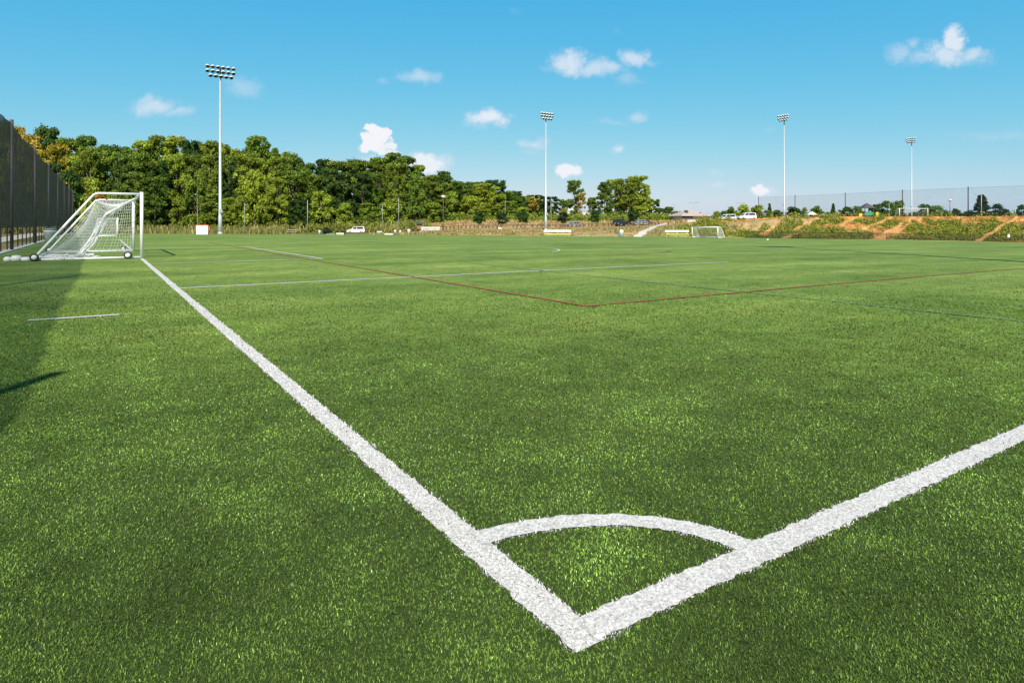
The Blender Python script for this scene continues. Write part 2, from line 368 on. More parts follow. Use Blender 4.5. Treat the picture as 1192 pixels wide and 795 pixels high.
LINES.append(('red', [(a, r0[1]) for a in np.linspace(48, r0[0], 60)]+[(r0[0], b) for b in np.linspace(r0[1]+.05, 70, 100)], .085, 'red_sideline'))
r1 = [pab(u, v) for u, v in ((592,302.5),(624,303.8),(683,299),(740,296.4),(770,294.6),(781,293),(778,291.6),(745,291.5))]
LINES.append(('red', r1[2:], .10, 'red_arc')); LINES.append(('red', r1[:2], .10, 'red_mark'))
b0 = pab(1191, 375)
LINES.append(('blue', [(a, b0[1]) for a in np.linspace(0, 17, 50)], .065, 'blue_sideline'))
LINES.append(('white', [pab(600, 283), pab(780, 280)], .10, 'far_line'))
LC = {'white': M['line'], 'red': M['redline'], 'blue': M['blueline']}
for li, (kd, pts, wd_, nm) in enumerate(LINES):
    dense = []
    for (p, q) in zip(pts[:-1], pts[1:]):
        d = math.hypot(q[0]-p[0], q[1]-p[1]); n = max(1, int(d/.03) if (abs(p[0]) < 8 and abs(p[1]) < 8) else int(d/.6))
        dense += [(p[0]+(q[0]-p[0])*k/n, p[1]+(q[1]-p[1])*k/n) for k in range(n)]
    dense.append(pts[-1]); mb = MB(); vs = []
    for i, p in enumerate(dense):
        q0 = dense[max(i-1, 0)]; q1 = dense[min(i+1, len(dense)-1)]
        da, db = q1[0]-q0[0], q1[1]-q0[1]; l = math.hypot(da, db) or 1; na, nb = -db/l, da/l
        for s_ in (-1, 1):
            w_ = wd_/2*s_*(1+random.uniform(-.2, .04)); vs.append(F(p[0]+na*w_, p[1]+nb*w_, .004+.001*li))
    mb.add(vs, [(2*i, 2*i+1, 2*i+3, 2*i+2) for i in range(len(dense)-1)])
    tag(mb.build(nm, LC[kd]), kind='structure')

# ------------------------------------------------------------------ turf blades (uncountable)
def seg_dist(pa_, pb_, P, cut=False):
    d = pb_-pa_; tu = ((P-pa_)@d)/max(d@d, 1e-9); t = np.clip(tu, 0, 1); 
    r = np.hypot(*(P-pa_-t[:, None]*d).T)
    return np.where((tu < 0) | (tu >= 1), 9.0, r) if cut else r
NB = 950000
u_ = rng.uniform(-170, 1350, NB); Y_ = np.exp(rng.uniform(math.log(1.3), math.log(34), NB)); X_ = (u_-CX)/FX*Y_
ok = (X_ > -FL0-TT*Y_+.1) & (rng.random(NB) < np.clip(1.2-(Y_-2)/11, .12, 1)*np.clip((34-Y_)/16, 0, 1)); X_ = X_[ok]; Y_ = Y_[ok]; NB = len(X_)
a_, b_ = ab(X_, Y_); P_ = np.stack([a_, b_], 1)
kindv = np.zeros(NB, int)
for kd, pts, wd_, nm in LINES:
    pts = np.array(pts)
    sel = (a_ > pts[:, 0].min()-.3) & (a_ < pts[:, 0].max()+.3) & (b_ > pts[:, 1].min()-.3) & (b_ < pts[:, 1].max()+.3)
    idx = np.nonzero(sel)[0]
    if len(idx) == 0: continue
    dm = np.full(len(idx), 9.0)
    step = max(1, len(pts)//60)
    if nm in ('goal_line', 'touch_line', 'blue_sideline', 'hash_mark'): keyp = pts[[0, -1]]
    else: keyp = pts
    for p, q in zip(keyp[:-1], keyp[1:]): dm = np.minimum(dm, seg_dist(p, q, P_[idx], len(keyp) == 2))
    hit = dm < wd_/2+rng.normal(0, .004, len(idx))+(fbm(X_[idx], Y_[idx], .045, 1, 2)-.5)*.034; kindv[idx[hit]] = {'white': 1, 'red': 2, 'blue': 3}[kd]
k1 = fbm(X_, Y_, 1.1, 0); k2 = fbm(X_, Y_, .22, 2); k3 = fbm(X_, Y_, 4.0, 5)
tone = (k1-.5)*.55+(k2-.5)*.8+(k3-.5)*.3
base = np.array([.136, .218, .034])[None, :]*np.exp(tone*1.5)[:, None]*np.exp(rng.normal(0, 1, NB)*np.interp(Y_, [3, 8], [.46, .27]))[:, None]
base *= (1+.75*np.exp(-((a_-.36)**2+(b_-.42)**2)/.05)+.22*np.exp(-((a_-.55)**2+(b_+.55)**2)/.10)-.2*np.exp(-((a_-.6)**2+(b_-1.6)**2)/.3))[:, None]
yl = rng.random(NB); base[yl < .14] *= np.array([1.3, 1.25, 2.2]); base[yl > .9] *= np.array([.6, .75, .9])
dk = (kindv == 0)
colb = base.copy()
wcol = np.array([.77, .74, .73])[None, :]*np.exp(rng.normal(0, .16, NB)+(k2-.5)*.5)[:, None]
wcol[rng.random(NB) < .10] *= .16
colb[kindv == 1] = np.minimum(wcol, .9)[kindv == 1]
worn = rng.random(NB) < .36
colb[(kindv == 2) & worn] = np.array([.30, .075, .03]); colb[(kindv == 3) & worn] = np.array([.07, .15, .15])
colb[(kindv == 2) & ~worn] *= np.array([1.2, .6, .6])
sc = Y_/1.9
wid = np.minimum(.0024*sc, .012)*rng.uniform(.7, 1.3, NB); ln = np.minimum(.0125*(1+.18*(sc-1)), .026)*rng.uniform(.6, 1.25, NB)
dirn = fbm(X_, Y_, 1.7, 6)*4*PI+rng.normal(0, 2.6, NB); tilt = np.clip(rng.normal(R(56)+(k1-.5)*.2, R(18)), R(8), R(86))
dx, dy = np.cos(dirn), np.sin(dirn); sx_, sy_ = -dy, dx
tw = rng.uniform(-.9, .9, NB); sx2 = sx_*np.cos(tw)+dx*np.sin(tw); sy2 = sy_*np.cos(tw)+dy*np.sin(tw)
Z_ = field_z(X_, Y_)
def P3(x, y, z): return np.stack([x, y, z], 1)
hw = wid/2; m1 = ln*.5; t1 = tilt*.6
mx_ = X_+dx*m1*np.sin(t1); my_ = Y_+dy*m1*np.sin(t1); mz_ = Z_+m1*np.cos(t1)
t2 = np.minimum(tilt*1.35, R(100)); tx_ = mx_+dx*m1*np.sin(t2); ty_ = my_+dy*m1*np.sin(t2); tz_ = mz_+m1*np.cos(t2)
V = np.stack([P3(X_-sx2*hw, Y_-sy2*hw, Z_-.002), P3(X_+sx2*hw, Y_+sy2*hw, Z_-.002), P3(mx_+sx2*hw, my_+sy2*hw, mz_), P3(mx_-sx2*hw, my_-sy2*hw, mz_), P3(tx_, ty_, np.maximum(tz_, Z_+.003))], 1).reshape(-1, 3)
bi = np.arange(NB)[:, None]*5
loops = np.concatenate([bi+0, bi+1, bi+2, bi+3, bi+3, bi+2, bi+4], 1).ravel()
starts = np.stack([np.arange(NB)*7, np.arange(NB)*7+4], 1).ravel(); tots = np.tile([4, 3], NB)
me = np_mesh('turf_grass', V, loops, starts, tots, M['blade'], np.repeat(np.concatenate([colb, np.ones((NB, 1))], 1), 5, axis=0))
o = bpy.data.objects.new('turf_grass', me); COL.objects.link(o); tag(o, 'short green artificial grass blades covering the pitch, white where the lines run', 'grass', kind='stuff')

# ------------------------------------------------------------------ berm
bu = np.linspace(775, 1560, 640); br = np.linspace(0, 1, 44)
BU, BR = np.meshgrid(bu, br); BE = np.interp(BU, EU, EY)+1.2
rise = np.clip((BU-778)/40, 0, 1); rise = rise*rise*(3-2*rise)
BY = BE+BR*19; BX = (BU-CX)/FX*BY
topz = 1.5+.75*np.clip((BU-785)/50, 0, 1)+.75*np.clip((BU-850)/60, 0, 1)
footz = field_z(BX, BE)-.02
prof = np.clip(BR*1.25, 0, 1)**1.1; prof = np.where(BR > .75, 1, prof)
bump = (fbm(BX+BY*.55, BY*.25, 3.0, 3)-.5)*1.3+(fbm(BX, BY, 1.0, 6)-.5)*.4
BZ = footz+(topz-footz)*prof*(.1+.9*rise)+bump*np.sin(np.clip(BR*1.15, 0, 1)*PI)*.75
BZ = np.where(BR > .86, BZ-(BR-.86)*2.2*0, BZ)
STK = [((1066,252),(1018,279)),((1074,253),(1026,279)),((1187,252),(1139,280)),((868,255),(846,264)),((952,254),(928,267)),((996,254),(976,263)),((1038,253),(1004,268)),((1108,256),(1128,252)),((905,262),(888,272)),((882,256),(866,268)),((930,270),(915,277)),((1168,262),(1150,274))]
def berm_masks(u, r, X, Y):
    v = np.interp(r, [0, .8], [1, 0])*(np.interp(u, [800, 1190], [277, 281.5])-252.5)+252.5
    st = np.zeros_like(u)
    for (ua, va), (ub, vb) in STK:
        wob = (fbm(v*1.0, u*.2, 3, 1)-.5)*5
        uc = ua+(ub-ua)*(v-va)/(vb-va)+wob; inr = (v > min(va, vb)-1) & (v < max(va, vb)+1)
        wdt = 2.4+1.8*np.clip((v-va)/(vb-va), 0, 1)
        st = np.maximum(st, np.where(inr, np.clip(1.6-abs(u-uc)/wdt, 0, 1), 0))
    n = fbm(X+Y*.4, Y, 4.2, 0); n2 = fbm(X, Y, 1.5, 5)
    low = np.interp(v, [252, 258, 266, 274, 281], [-.22, -.06, .10, .11, .06])
    lush = np.interp(u, [780, 855, 880, 960, 985, 1020, 1040, 1060, 1180, 1300], [.5, .5, .16, .15, .16, .05, .04, .16, .09, .1])
    lush = lush*np.where(v > 257, 1, .3)
    lush = np.where((u < 868) & (v > 262-(868-u)*.1), .5, lush)
    gden = np.clip(((n-.5)*1.4+(n2-.5)*.5+low+lush)*5+.35, 0, 1)*(1-st)
    return gden, st, n2
gd, st_, nn = berm_masks(BU, BR, BX, BY)
dirtc = np.array([.50, .245, .085])[None, None, :]*(1+1.1*(fbm(BX, BY, 1.2, 7)-.5))[..., None]
dirtc = dirtc*(1-.45*np.clip((.5-fbm(BX, BY, 3.3, 2))*6, 0, 1))[..., None]
cb = dirtc*(1-gd[..., None])+np.array([.13, .15, .03])*gd[..., None]
cb = cb*(1-st_[..., None])+np.array([.60, .33, .14])*st_[..., None]
o = grid_obj('berm', np.stack([BX, BY, BZ], 2), len(br), len(bu), M['ground'], np.concatenate([cb, np.ones(cb.shape[:2]+(1,))], 2).reshape(-1, 4)); tag(o, kind='structure')
# leafy weeds on the berm
def sprite(C, size, tilt_up=.5, n=None):
    n = len(C); d = rng.normal(size=(n, 3)); d[:, 2] = np.abs(d[:, 2])*tilt_up; d[:, 1] -= .5
    d /= np.linalg.norm(d, axis=1)[:, None]; r_ = rng.normal(size=(n, 3)); U = np.cross(d, r_); U /= np.linalg.norm(U, axis=1)[:, None]; W = np.cross(d, U)
    return U*(size*rng.uniform(.6, 1.2, n))[:, None], W*(size*rng.uniform(.6, 1.2, n))[:, None]
def bill(C, h, wd):                               # upright blade-like quads
    n = len(C); an = rng.uniform(-1.2, 1.2, n); U = np.stack([np.cos(an)*wd, np.sin(an)*wd, np.zeros(n)], 1)
    W = np.stack([rng.normal(0, .22, n)*h, rng.normal(0, .22, n)*h, h], 1); return U, W
nS = 190000
iu = rng.uniform(776, 1330, nS); ir = rng.uniform(.0, .93, nS)**.8
ie = np.interp(iu, EU, EY)+1.2; iY = ie+ir*19; iX = (iu-CX)/FX*iY
g_, s__, _ = berm_masks(iu, ir, iX, iY)
from_grid = lambda: None
ci = np.clip((iu-775)/(1560-775)*(len(bu)-1), 0, len(bu)-1.001); ri = np.clip(ir*(len(br)-1), 0, len(br)-1.001)
iZ = BZ[ri.astype(int), ci.astype(int)]
clump = fbm(iX, iY, 1.1, 3)
keep = rng.random(nS) < (g_*.9+.02)*np.clip((clump-.38)*6, .06, 1)*(s__ < .35)
iX, iY, iZ, g_, clump = iX[keep], iY[keep], iZ[keep], g_[keep], clump[keep]; n = len(iX)
iu = iX/iY*FX+CX; hgt = (.05+rng.random(n)**1.5*(.25+.9*np.clip((clump-.4)*3, 0, 1))*np.where(iu < 866, 1.5, 1.0))
C = np.stack([iX, iY, iZ+hgt], 1); U, W = sprite(C, .11)
pal = np.array([[.24,.27,.03],[.17,.21,.022],[.34,.33,.04],[.42,.32,.12],[.10,.13,.02]])[rng.choice(5, n, p=[.32,.26,.2,.1,.12])]
pal = pal*np.exp(rng.normal(0, .2, n))[:, None]
me = quads_mesh('weeds', C, U, W, M['weed'], np.concatenate([pal, np.ones((n, 1))], 1))
o = bpy.data.objects.new('weeds', me); COL.objects.link(o); tag(o, 'leafy green and yellow weeds growing over the orange dirt bank', 'weeds', kind='stuff')

# rough weeds / dry grass strips
def weeds(name, label, n, u0, u1, y0, y1, hmax, pal, size, clumpy=.42, upright=True, fn=None):
    uu = rng.uniform(u0, u1, n); e = edge_y(uu)
    YY = (e+2+rng.random(n)*(y1-y0)) if y0 is None or y0 == 0 else rng.uniform(y0, y1, n)
    XX = (uu-CX)/FX*YY; cl = fbm(XX, YY, 3.0, 4); cl2 = fbm(XX, YY, 1.0, 1)
    k = rng.random(n) < np.clip((cl-clumpy)*7+.25, 0.05, 1)
    if fn is not None: k &= fn(uu, YY)
    uu, XX, YY, cl, cl2 = uu[k], XX[k], YY[k], cl[k], cl2[k]; n = len(uu)
    ZZ = ground_z(XX, YY); H = hmax*(.35+.65*np.clip((cl2-.3)*2.2, 0, 1))*rng.uniform(.4, 1, n)
    if upright: U, W = bill(XX, H/2, size); C = np.stack([XX, YY, ZZ+H/2], 1)
    else: C = np.stack([XX, YY, ZZ+H*rng.random(n)], 1); U, W = sprite(C, size)
    p = np.array(pal)[rng.integers(0, len(pal), n)]*np.exp(rng.normal(0, .22, n))[:, None]
    me = quads_mesh(name, C, U, W, M['weed'], np.concatenate([p, np.ones((n, 1))], 1))
    o = bpy.data.objects.new(name, me); COL.objects.link(o); tag(o, label, 'weeds', kind='stuff')
olive = [[.17,.17,.035],[.25,.22,.06],[.12,.15,.03],[.36,.30,.12],[.2,.2,.05]]
straws = [[.50,.36,.16],[.42,.31,.12],[.55,.42,.22],[.27,.23,.06],[.4,.26,.12]]
weeds('tall_weeds', 'tall olive and tan weeds along the foot of the woodland', 26000, -60, 335, 128, 172, 2.3, olive, .10)
weeds('tall_weeds', 'olive and yellow weeds behind the white car and the dark bush', 26000, 330, 500, 176, 186, 3.2, [[.3,.3,.06],[.2,.21,.04],[.42,.36,.14],[.14,.17,.03]], .13, .42)
weeds('tall_weeds', 'tall olive weeds between the far edge of the pitch and the woodland left of the white car', 9000, 165, 335, 100, 128, 1.25, olive, .06)
weeds('dry_grass', 'dry straw coloured grass on the bank behind the car park', 30000, 470, 800, 181, 205, 1.1, straws, .12)
weeds('dry_grass', 'low dry grass on the tan dirt bank beyond the pitch', 22000, 430, 800, 0, 28, .35, straws+[[.14,.17,.03],[.2,.22,.05],[.16,.2,.03]], .10, .47)
weeds('leafy_undergrowth', 'bright green leafy undergrowth at the foot of the trees', 42000, 470, 800, 204, 222, 4.2, [[.14,.21,.02],[.10,.16,.02],[.2,.25,.03],[.26,.25,.04]], .26, .44, False)
weeds('leafy_undergrowth', 'shrubby undergrowth in front of the woodland trunks', 38000, -60, 500, 174, 182, 4.2, [[.14,.2,.02],[.10,.15,.02],[.2,.23,.03],[.25,.2,.05]], .22, .46, False)

weeds('leafy_undergrowth', 'dark shrub layer deep inside the woodland', 26000, -170, 640, 238, 262, 11., [[.05,.09,.015],[.07,.11,.02],[.04,.07,.015]], .7, .2, False)
# ------------------------------------------------------------------ trees
def crown_mesh(name, seed, H=20., W=10., z0=.18, nclump=26, nleaf=9000, leaf=.30, shape='round', cmul=1.0):
    r = np.random.default_rng(seed); cs = []
    for i in range(nclump):
        t = r.random()**.85; z = H*(z0+(1-z0)*t)
        if shape == 'cone': rad = W/2*(1-t)*1.0+.1
        elif shape == 'round': rad = W/2*math.sqrt(max(.05, 1-((t-.42)/.62)**2))
        elif shape == 'column': rad = W/2*(.75+.25*math.sin(t*PI))
        else: rad = W/2*math.sqrt(max(.05, 1-((t-.68)/.7)**2))
        an = r.random()*2*PI; q = rad*math.sqrt(r.uniform(.12, .85)); cr = W*r.uniform(.13, .23)*(.5 if shape == 'cone' else cmul)
        cs.append((q*math.cos(an), q*math.sin(an), min(z, H-cr*.7), cr, r.uniform(.7, 1.3)))
    cs.append((r.normal()*.4, r.normal()*.4, H*.93, W*.13, 1.05))
    cs = np.array(cs); wts = cs[:, 3]**2; k = r.choice(len(cs), nleaf, p=wts/wts.sum()); c = cs[k]
    d = r.normal(size=(nleaf, 3)); d /= np.linalg.norm(d, axis=1)[:, None]
    rad = c[:, 3]*(r.random(nleaf)**.45)*r.uniform(.8, 1.22, nleaf)
    # twiggy raggedness
    rg = r.random(nleaf) < .2; rad[rg] *= r.uniform(1.1, 1.6, rg.sum())
    Cc = c[:, :3]+d*rad[:, None]*np.array([1, 1, .72]); Cc[:, 2] = np.maximum(Cc[:, 2], H*.02)
    nrm = d*.75+r.normal(size=(nleaf, 3))*.55+np.array([0, 0, .35]); nrm /= np.linalg.norm(nrm, axis=1)[:, None]
    rv = r.normal(size=(nleaf, 3)); U = np.cross(nrm, rv); U /= np.linalg.norm(U, axis=1)[:, None]; Wv = np.cross(nrm, U)
    s_ = leaf*r.uniform(.5, 1.15, nleaf)[:, None]
    val = c[:, 4]*np.exp(r.normal(0, .22, nleaf)); tint = np.stack([val*r.uniform(.85, 1.2, nleaf), val, val*r.uniform(.8, 1.1, nleaf), np.ones(nleaf)], 1)
    return quads_mesh(name, Cc, U*s_, Wv*s_, LEAF['mid'], tint), cs
def trunk_mb(cs, H, r0, seed):
    r = random.Random(seed); mb = MB(); pts = [(0, 0, -.3)]; x = y = 0
    for k in range(1, 6): x += r.uniform(-.02, .02)*H*.5; y += r.uniform(-.02, .02)*H*.5; pts.append((x, y, H*.17*k))
    mb.tube(pts, [r0*(1-.16*k) for k in range(6)], 7)
    for c in list(cs)[:12]:
        h = max(.15*H, c[2]*.62); i = min(4, int(h/(H*.17))); f = h/(H*.17)-i; p0 = Vector(pts[i]).lerp(Vector(pts[i+1]), f)
        m = p0.lerp(Vector(c[:3]), .5)+Vector((0, 0, -.02*H)); mb.tube([p0, m, Vector(c[:3])], [r0*.35, r0*.22, r0*.08], 5)
    return mb
PROTO = {}
def proto(key, **k):
    H = k.get('H', 20.); me, cs = crown_mesh('crown', hash(key) % 1 + len(PROTO)*17+5, **k)
    tb = trunk_mb(cs, H, k.get('H', 20)*.0135, len(PROTO)); o = tb.build('trunk', M['bark'], smooth=True); tm = o.data; bpy.data.objects.remove(o)
    PROTO[key] = (me, tm, H, k.get('W', 10.))
for i in range(5): proto(('forest', i), nclump=92+6*i, nleaf=16000, leaf=.205, z0=.12, shape='round' if i % 2 else 'column', cmul=.56)
for i in range(3): proto(('low', i), H=9., W=7., z0=.0, nclump=40, nleaf=6000, leaf=.21, cmul=.75)
for i in range(3): proto(('bush', i), H=3.2, W=4., z0=.02, nclump=26, nleaf=2600, leaf=.13, cmul=.85)
for i in range(3): proto(('open', i), nclump=52, nleaf=7000, leaf=.25, z0=.2, shape='vase', cmul=.62)
for i in range(3): proto(('park', i), H=5., W=3.2, z0=.36, nclump=34, nleaf=3000, leaf=.11, cmul=1.0)
for i in range(2): proto(('cone', i), H=6., W=4.6, z0=.02, nclump=110, nleaf=6500, leaf=.13, shape='cone')
def tree(key, u, Y, vtop, wpx, mat, label, group=None, name='tree', cat='tree', bark='bark', cmat=None, zb=None):
    me, tm, H, W = PROTO[key]; p = at(u, Y, -.05)
    if zb is not None: p.z = zb
    t = thing(name, label, cat, p, random.uniform(0, 2*PI), group)
    h = max(1.0, zv(vtop, Y)-p.z); w = wpx/FX*Y; t.scale = (w/W, w/W, h/H)
    c = bpy.data.objects.new('crown', me); COL.objects.link(c); c.parent = t
    c.material_slots[0].link = 'OBJECT'; c.material_slots[0].material = LEAF[mat]
    k = bpy.data.objects.new('trunk', tm); COL.objects.link(k); k.parent = t
    if bark != 'bark': k.material_slots[0].link = 'OBJECT'; k.material_slots[0].material = M[bark]
    return t
TPu = [-160,0,20,40,70,100,130,150,175,200,240,270,300,320,345,370,400,430,460,480,500,530,555,580,600,620,640]
TPv = [140,143,145,151,153,158,161,168,164,163,167,170,163,169,184,189,187,184,182,188,200,205,207,212,222,228,233]
def stretch(u):
    for lim, s in ((150, 'behind the mesh screen and the near goal'), (250, 'between the near goal and the tallest floodlight'), (350, 'just right of the tallest floodlight'), (440, 'behind the white car'), (540, 'behind the small red kiosk'), (999, 'left of the second floodlight')):
        if u < lim: return s
KN = {'dark': 'dark green', 'mid': 'mid green', 'light': 'bright yellow green', 'yellow': 'yellowing', 'orange': 'orange tinged', 'ever': 'blackish green'}
G_ = 'woodland trees beyond the pitch'
def Yrow(u): return float(np.interp(u, [-160, 0, 300, 450, 600, 660], [170, 172, 182, 198, 232, 245]))
for row, (du, ym, hs, wp, mats) in enumerate([(16, 1.12, 1.0, (28, 42), ['dark','mid','mid','light']), (19, 1.03, .86, (26, 38), ['dark','mid','light','mid','dark']), (24, .965, .52, (22, 34), ['light','mid','light','mid','dark'])]):
    u = -120+row*7
    while u < 640:
        Y = Yrow(u)*ym+random.uniform(-3, 3); vt = float(np.interp(u, TPu, TPv)); hpx = 264-vt
        f = hs*random.uniform(.86, 1.06) if row < 2 else random.uniform(.32, .68)
        sm = 1-.35*max(0, (u-420)/220)
        m_ = random.choice(mats)
        if 20 < u < 75 and row == 1: m_ = 'yellow'
        if u < 45 and row == 0 and u > 5: m_ = 'orange'
        if row > 0 and random.random() < .03: m_ = 'yellow' if random.random() < .5 else 'light'
        key = ('forest', random.randrange(5)) if row < 2 else random.choice([('low', 0), ('low', 1), ('low', 2), ('forest', 0), ('forest', 3)])
        w_ = random.uniform(*wp)*sm
        nm = ['tall', 'mid-height', 'low'][row]
        tree(key, u, Y, 264-hpx*f, w_, m_, f'{nm} {KN[m_]} tree in the woodland {stretch(u)}', G_, bark='palebark' if random.random() < .4 else 'bark')
        u += du*random.uniform(.75, 1.25)*sm
# specials at the thinning end of the woodland
G2 = 'tall trees right of the second floodlight'
for (u, Y, vt, wp, mt, ky, lb) in [
  (669, 240, 210, 22, 'mid', ('open', 0), 'lone tall open crowned tree in front of the white building'),
  (676, 238, 224, 12, 'orange', ('open', 1), 'narrow rust tinged tree beside the lone tall tree'),
  (690, 250, 230, 17, 'mid', ('forest', 1), 'shorter dark tree in the gap left of the tall group'),
  (704, 240, 212, 22, 'mid', ('forest', 1), 'leftmost tree of the tall group, thin at the top'),
  (716, 244, 209, 28, 'light', ('forest', 2), 'second tree from the left in the tall group'),
  (729, 240, 208, 28, 'mid', ('forest', 4), 'broad middle tree of the tall group above the dark car'),
  (741, 242, 205, 30, 'light', ('forest', 0), 'tallest tree of the group right of the second floodlight'),
  (750, 246, 215, 22, 'light', ('forest', 3), 'yellow green tree on the right side of the tall group'),
  (759, 248, 232, 20, 'mid', ('forest', 2), 'lower tree stepping down right of the tall group'),
  (771, 245, 243, 15, 'dark', ('low', 0), 'small round dark tree left of the hip roofed building'),
  (779, 240, 241, 14, 'dark', ('low', 1), 'dark round tree nearer the hip roofed building'),
  (787, 236, 246, 11, 'mid', ('low', 2), 'smallest tree touching the left end of the hip roofed building'),
  (641, 240, 229, 18, 'dark', ('open', 0), 'dark tree directly right of the second floodlight pole'),
  (652, 246, 232, 16, 'mid', ('open', 2), 'mid green tree left of the white building'),
  (622, 236, 229, 14, 'yellow', ('open', 1), 'yellow leaved tree left of the second floodlight pole'),
  (656, 232, 243, 10, 'yellow', ('low', 1), 'small yellow tree in front of the left end of the white building'),
  (744, 226, 240, 22, 'light', ('low', 1), 'bushy yellow green tree below the tall group'),
  (722, 226, 246, 20, 'mid', ('low', 0), 'bushy mid green tree below the tall group behind the dark car'),
  (703, 226, 249, 16, 'light', ('low', 2), 'bright low tree under the leftmost of the tall group'),
  (640, 226, 250, 16, 'mid', ('low', 2), 'low mid green tree behind the long bench'),
  (672, 228, 251, 12, 'mid', ('low', 0), 'low tree hiding the foot of the white building'),
  (760, 226, 248, 16, 'mid', ('low', 0), 'low tree at the top of the concrete path')]:
    tree(ky, u, Y, vt, wp, mt, lb, G2, bark='palebark')
G3 = 'young trees planted along the car park'
for i, (u, vt, wp, lb) in enumerate([(557, 247, 15, 'leftmost young tree of the row along the car park'), (584, 248, 15, 'young umbrella shaped dark tree on the tan bank between two round ones'), (608, 246, 14, 'young dark tree left of the second floodlight pole'),
   (655, 247, 15, 'young dark tree just right of the second floodlight pole above the bench end'), (693, 245, 14, 'young dark tree on the bank left of the dark car'), (738, 246, 13, 'young dark tree right of the dark parked car')]):
    tree(('park', i % 3), u, 150, vt, wp, 'ever' if i % 2 else 'dark', lb, G3)
tree(('bush', 1), 380, 124, 265.2, 11, 'ever', 'small dark bush among the weeds left of the white car', None, 'shrub', 'shrub')
tree(('low', 1), 515, 205, 246, 18, 'dark', 'dark round tree behind the brown lamp post', G2)
tree(('low', 0), 480, 200, 250, 14, 'yellow', 'yellow green small tree behind the red kiosk', G2)
G4 = 'small trees on the upper field'
PL = [(836,250,11,'mid','low',190,'small tree touching the right end of the hip roofed building'),(843,246,9,'dark','low',190,'thin dark tree right of the hip roofed building'),(852,241,13,'mid','low',185,'round tree above the far goal'),(865,239,16,'light','low',180,'yellow tinged round tree left of the first netting post'),(882,239,16,'mid','low',180,'round dark green tree at the first netting post'),
 (896,237,8,'dark','cone',190,'dark narrow conifer between the first netting post and the third floodlight'),(904,246,11,'dark','low',190,'low dark tree left of the third floodlight'),(911,247,9,'mid','low',200,'low mid green tree behind the third floodlight pole'),(924,241,18,'dark','low',185,'broad dark tree at the second netting post'),(936,242,9,'mid','low',195,'thin mid green tree right of the second netting post'),(951,240,13,'mid','low',185,'round tree right of the white tent'),
 (970,237,8,'dark','cone',185,'pointed small tree midway between second and third netting posts'),(985,241,18,'dark','low',185,'dark tree at the third netting post'),(998,240,11,'mid','low',195,'pale tree left of the playground'),(1020,238,16,'dark','low',190,'dark tree right of the playground'),(1033,235,24,'mid','low',195,'broad green tree left of the raised goal'),(1046,234,18,'mid','low',200,'green tree behind the left post of the raised goal'),(1078,238,20,'dark','low',200,'dark tree behind the right post of the raised goal'),
 (1092,240,20,'mid','low',190,'round green tree right of the raised goal'),(1112,243,10,'dark','low',195,'small dark tree right of the thin mast'),(1143,227,23,'ever','cone',175,'big dark conifer behind the thin pale pole'),(1130,245,11,'dark','low',185,'low dark tree at the left foot of the big conifer'),(1162,238,17,'ever','low',185,'dark tree right of the big conifer'),(1173,244,9,'dark','cone',185,'small pointed tree between two dark ones at the right'),(1189,239,13,'dark','low',185,'dark tree at the right edge of the photo')]
for u, vt, wp, mt, ky, Y, lb in PL: tree(('bush' if ky == 'low' else ky, random.randrange(2)), u, Y, vt, wp, mt, lb, G4)
for k in range(26):
    u = 838+k*14+random.uniform(-5, 5)
    tree(('bush', random.randrange(3)), u, random.uniform(186, 200), random.uniform(244.5, 248.5), random.uniform(10, 17), random.choice(['dark', 'mid', 'mid']), 'low bush in the hedge line at the back of the upper field', 'low bushes at the back of the upper field', 'bush', 'bush')
for i, u in enumerate((1208, 1230, 1262)): tree(('low', i), u, 190, 238, 18, 'mid', ['round', 'broad', 'dark'][i]+' tree outside the right edge on the upper field', G4)

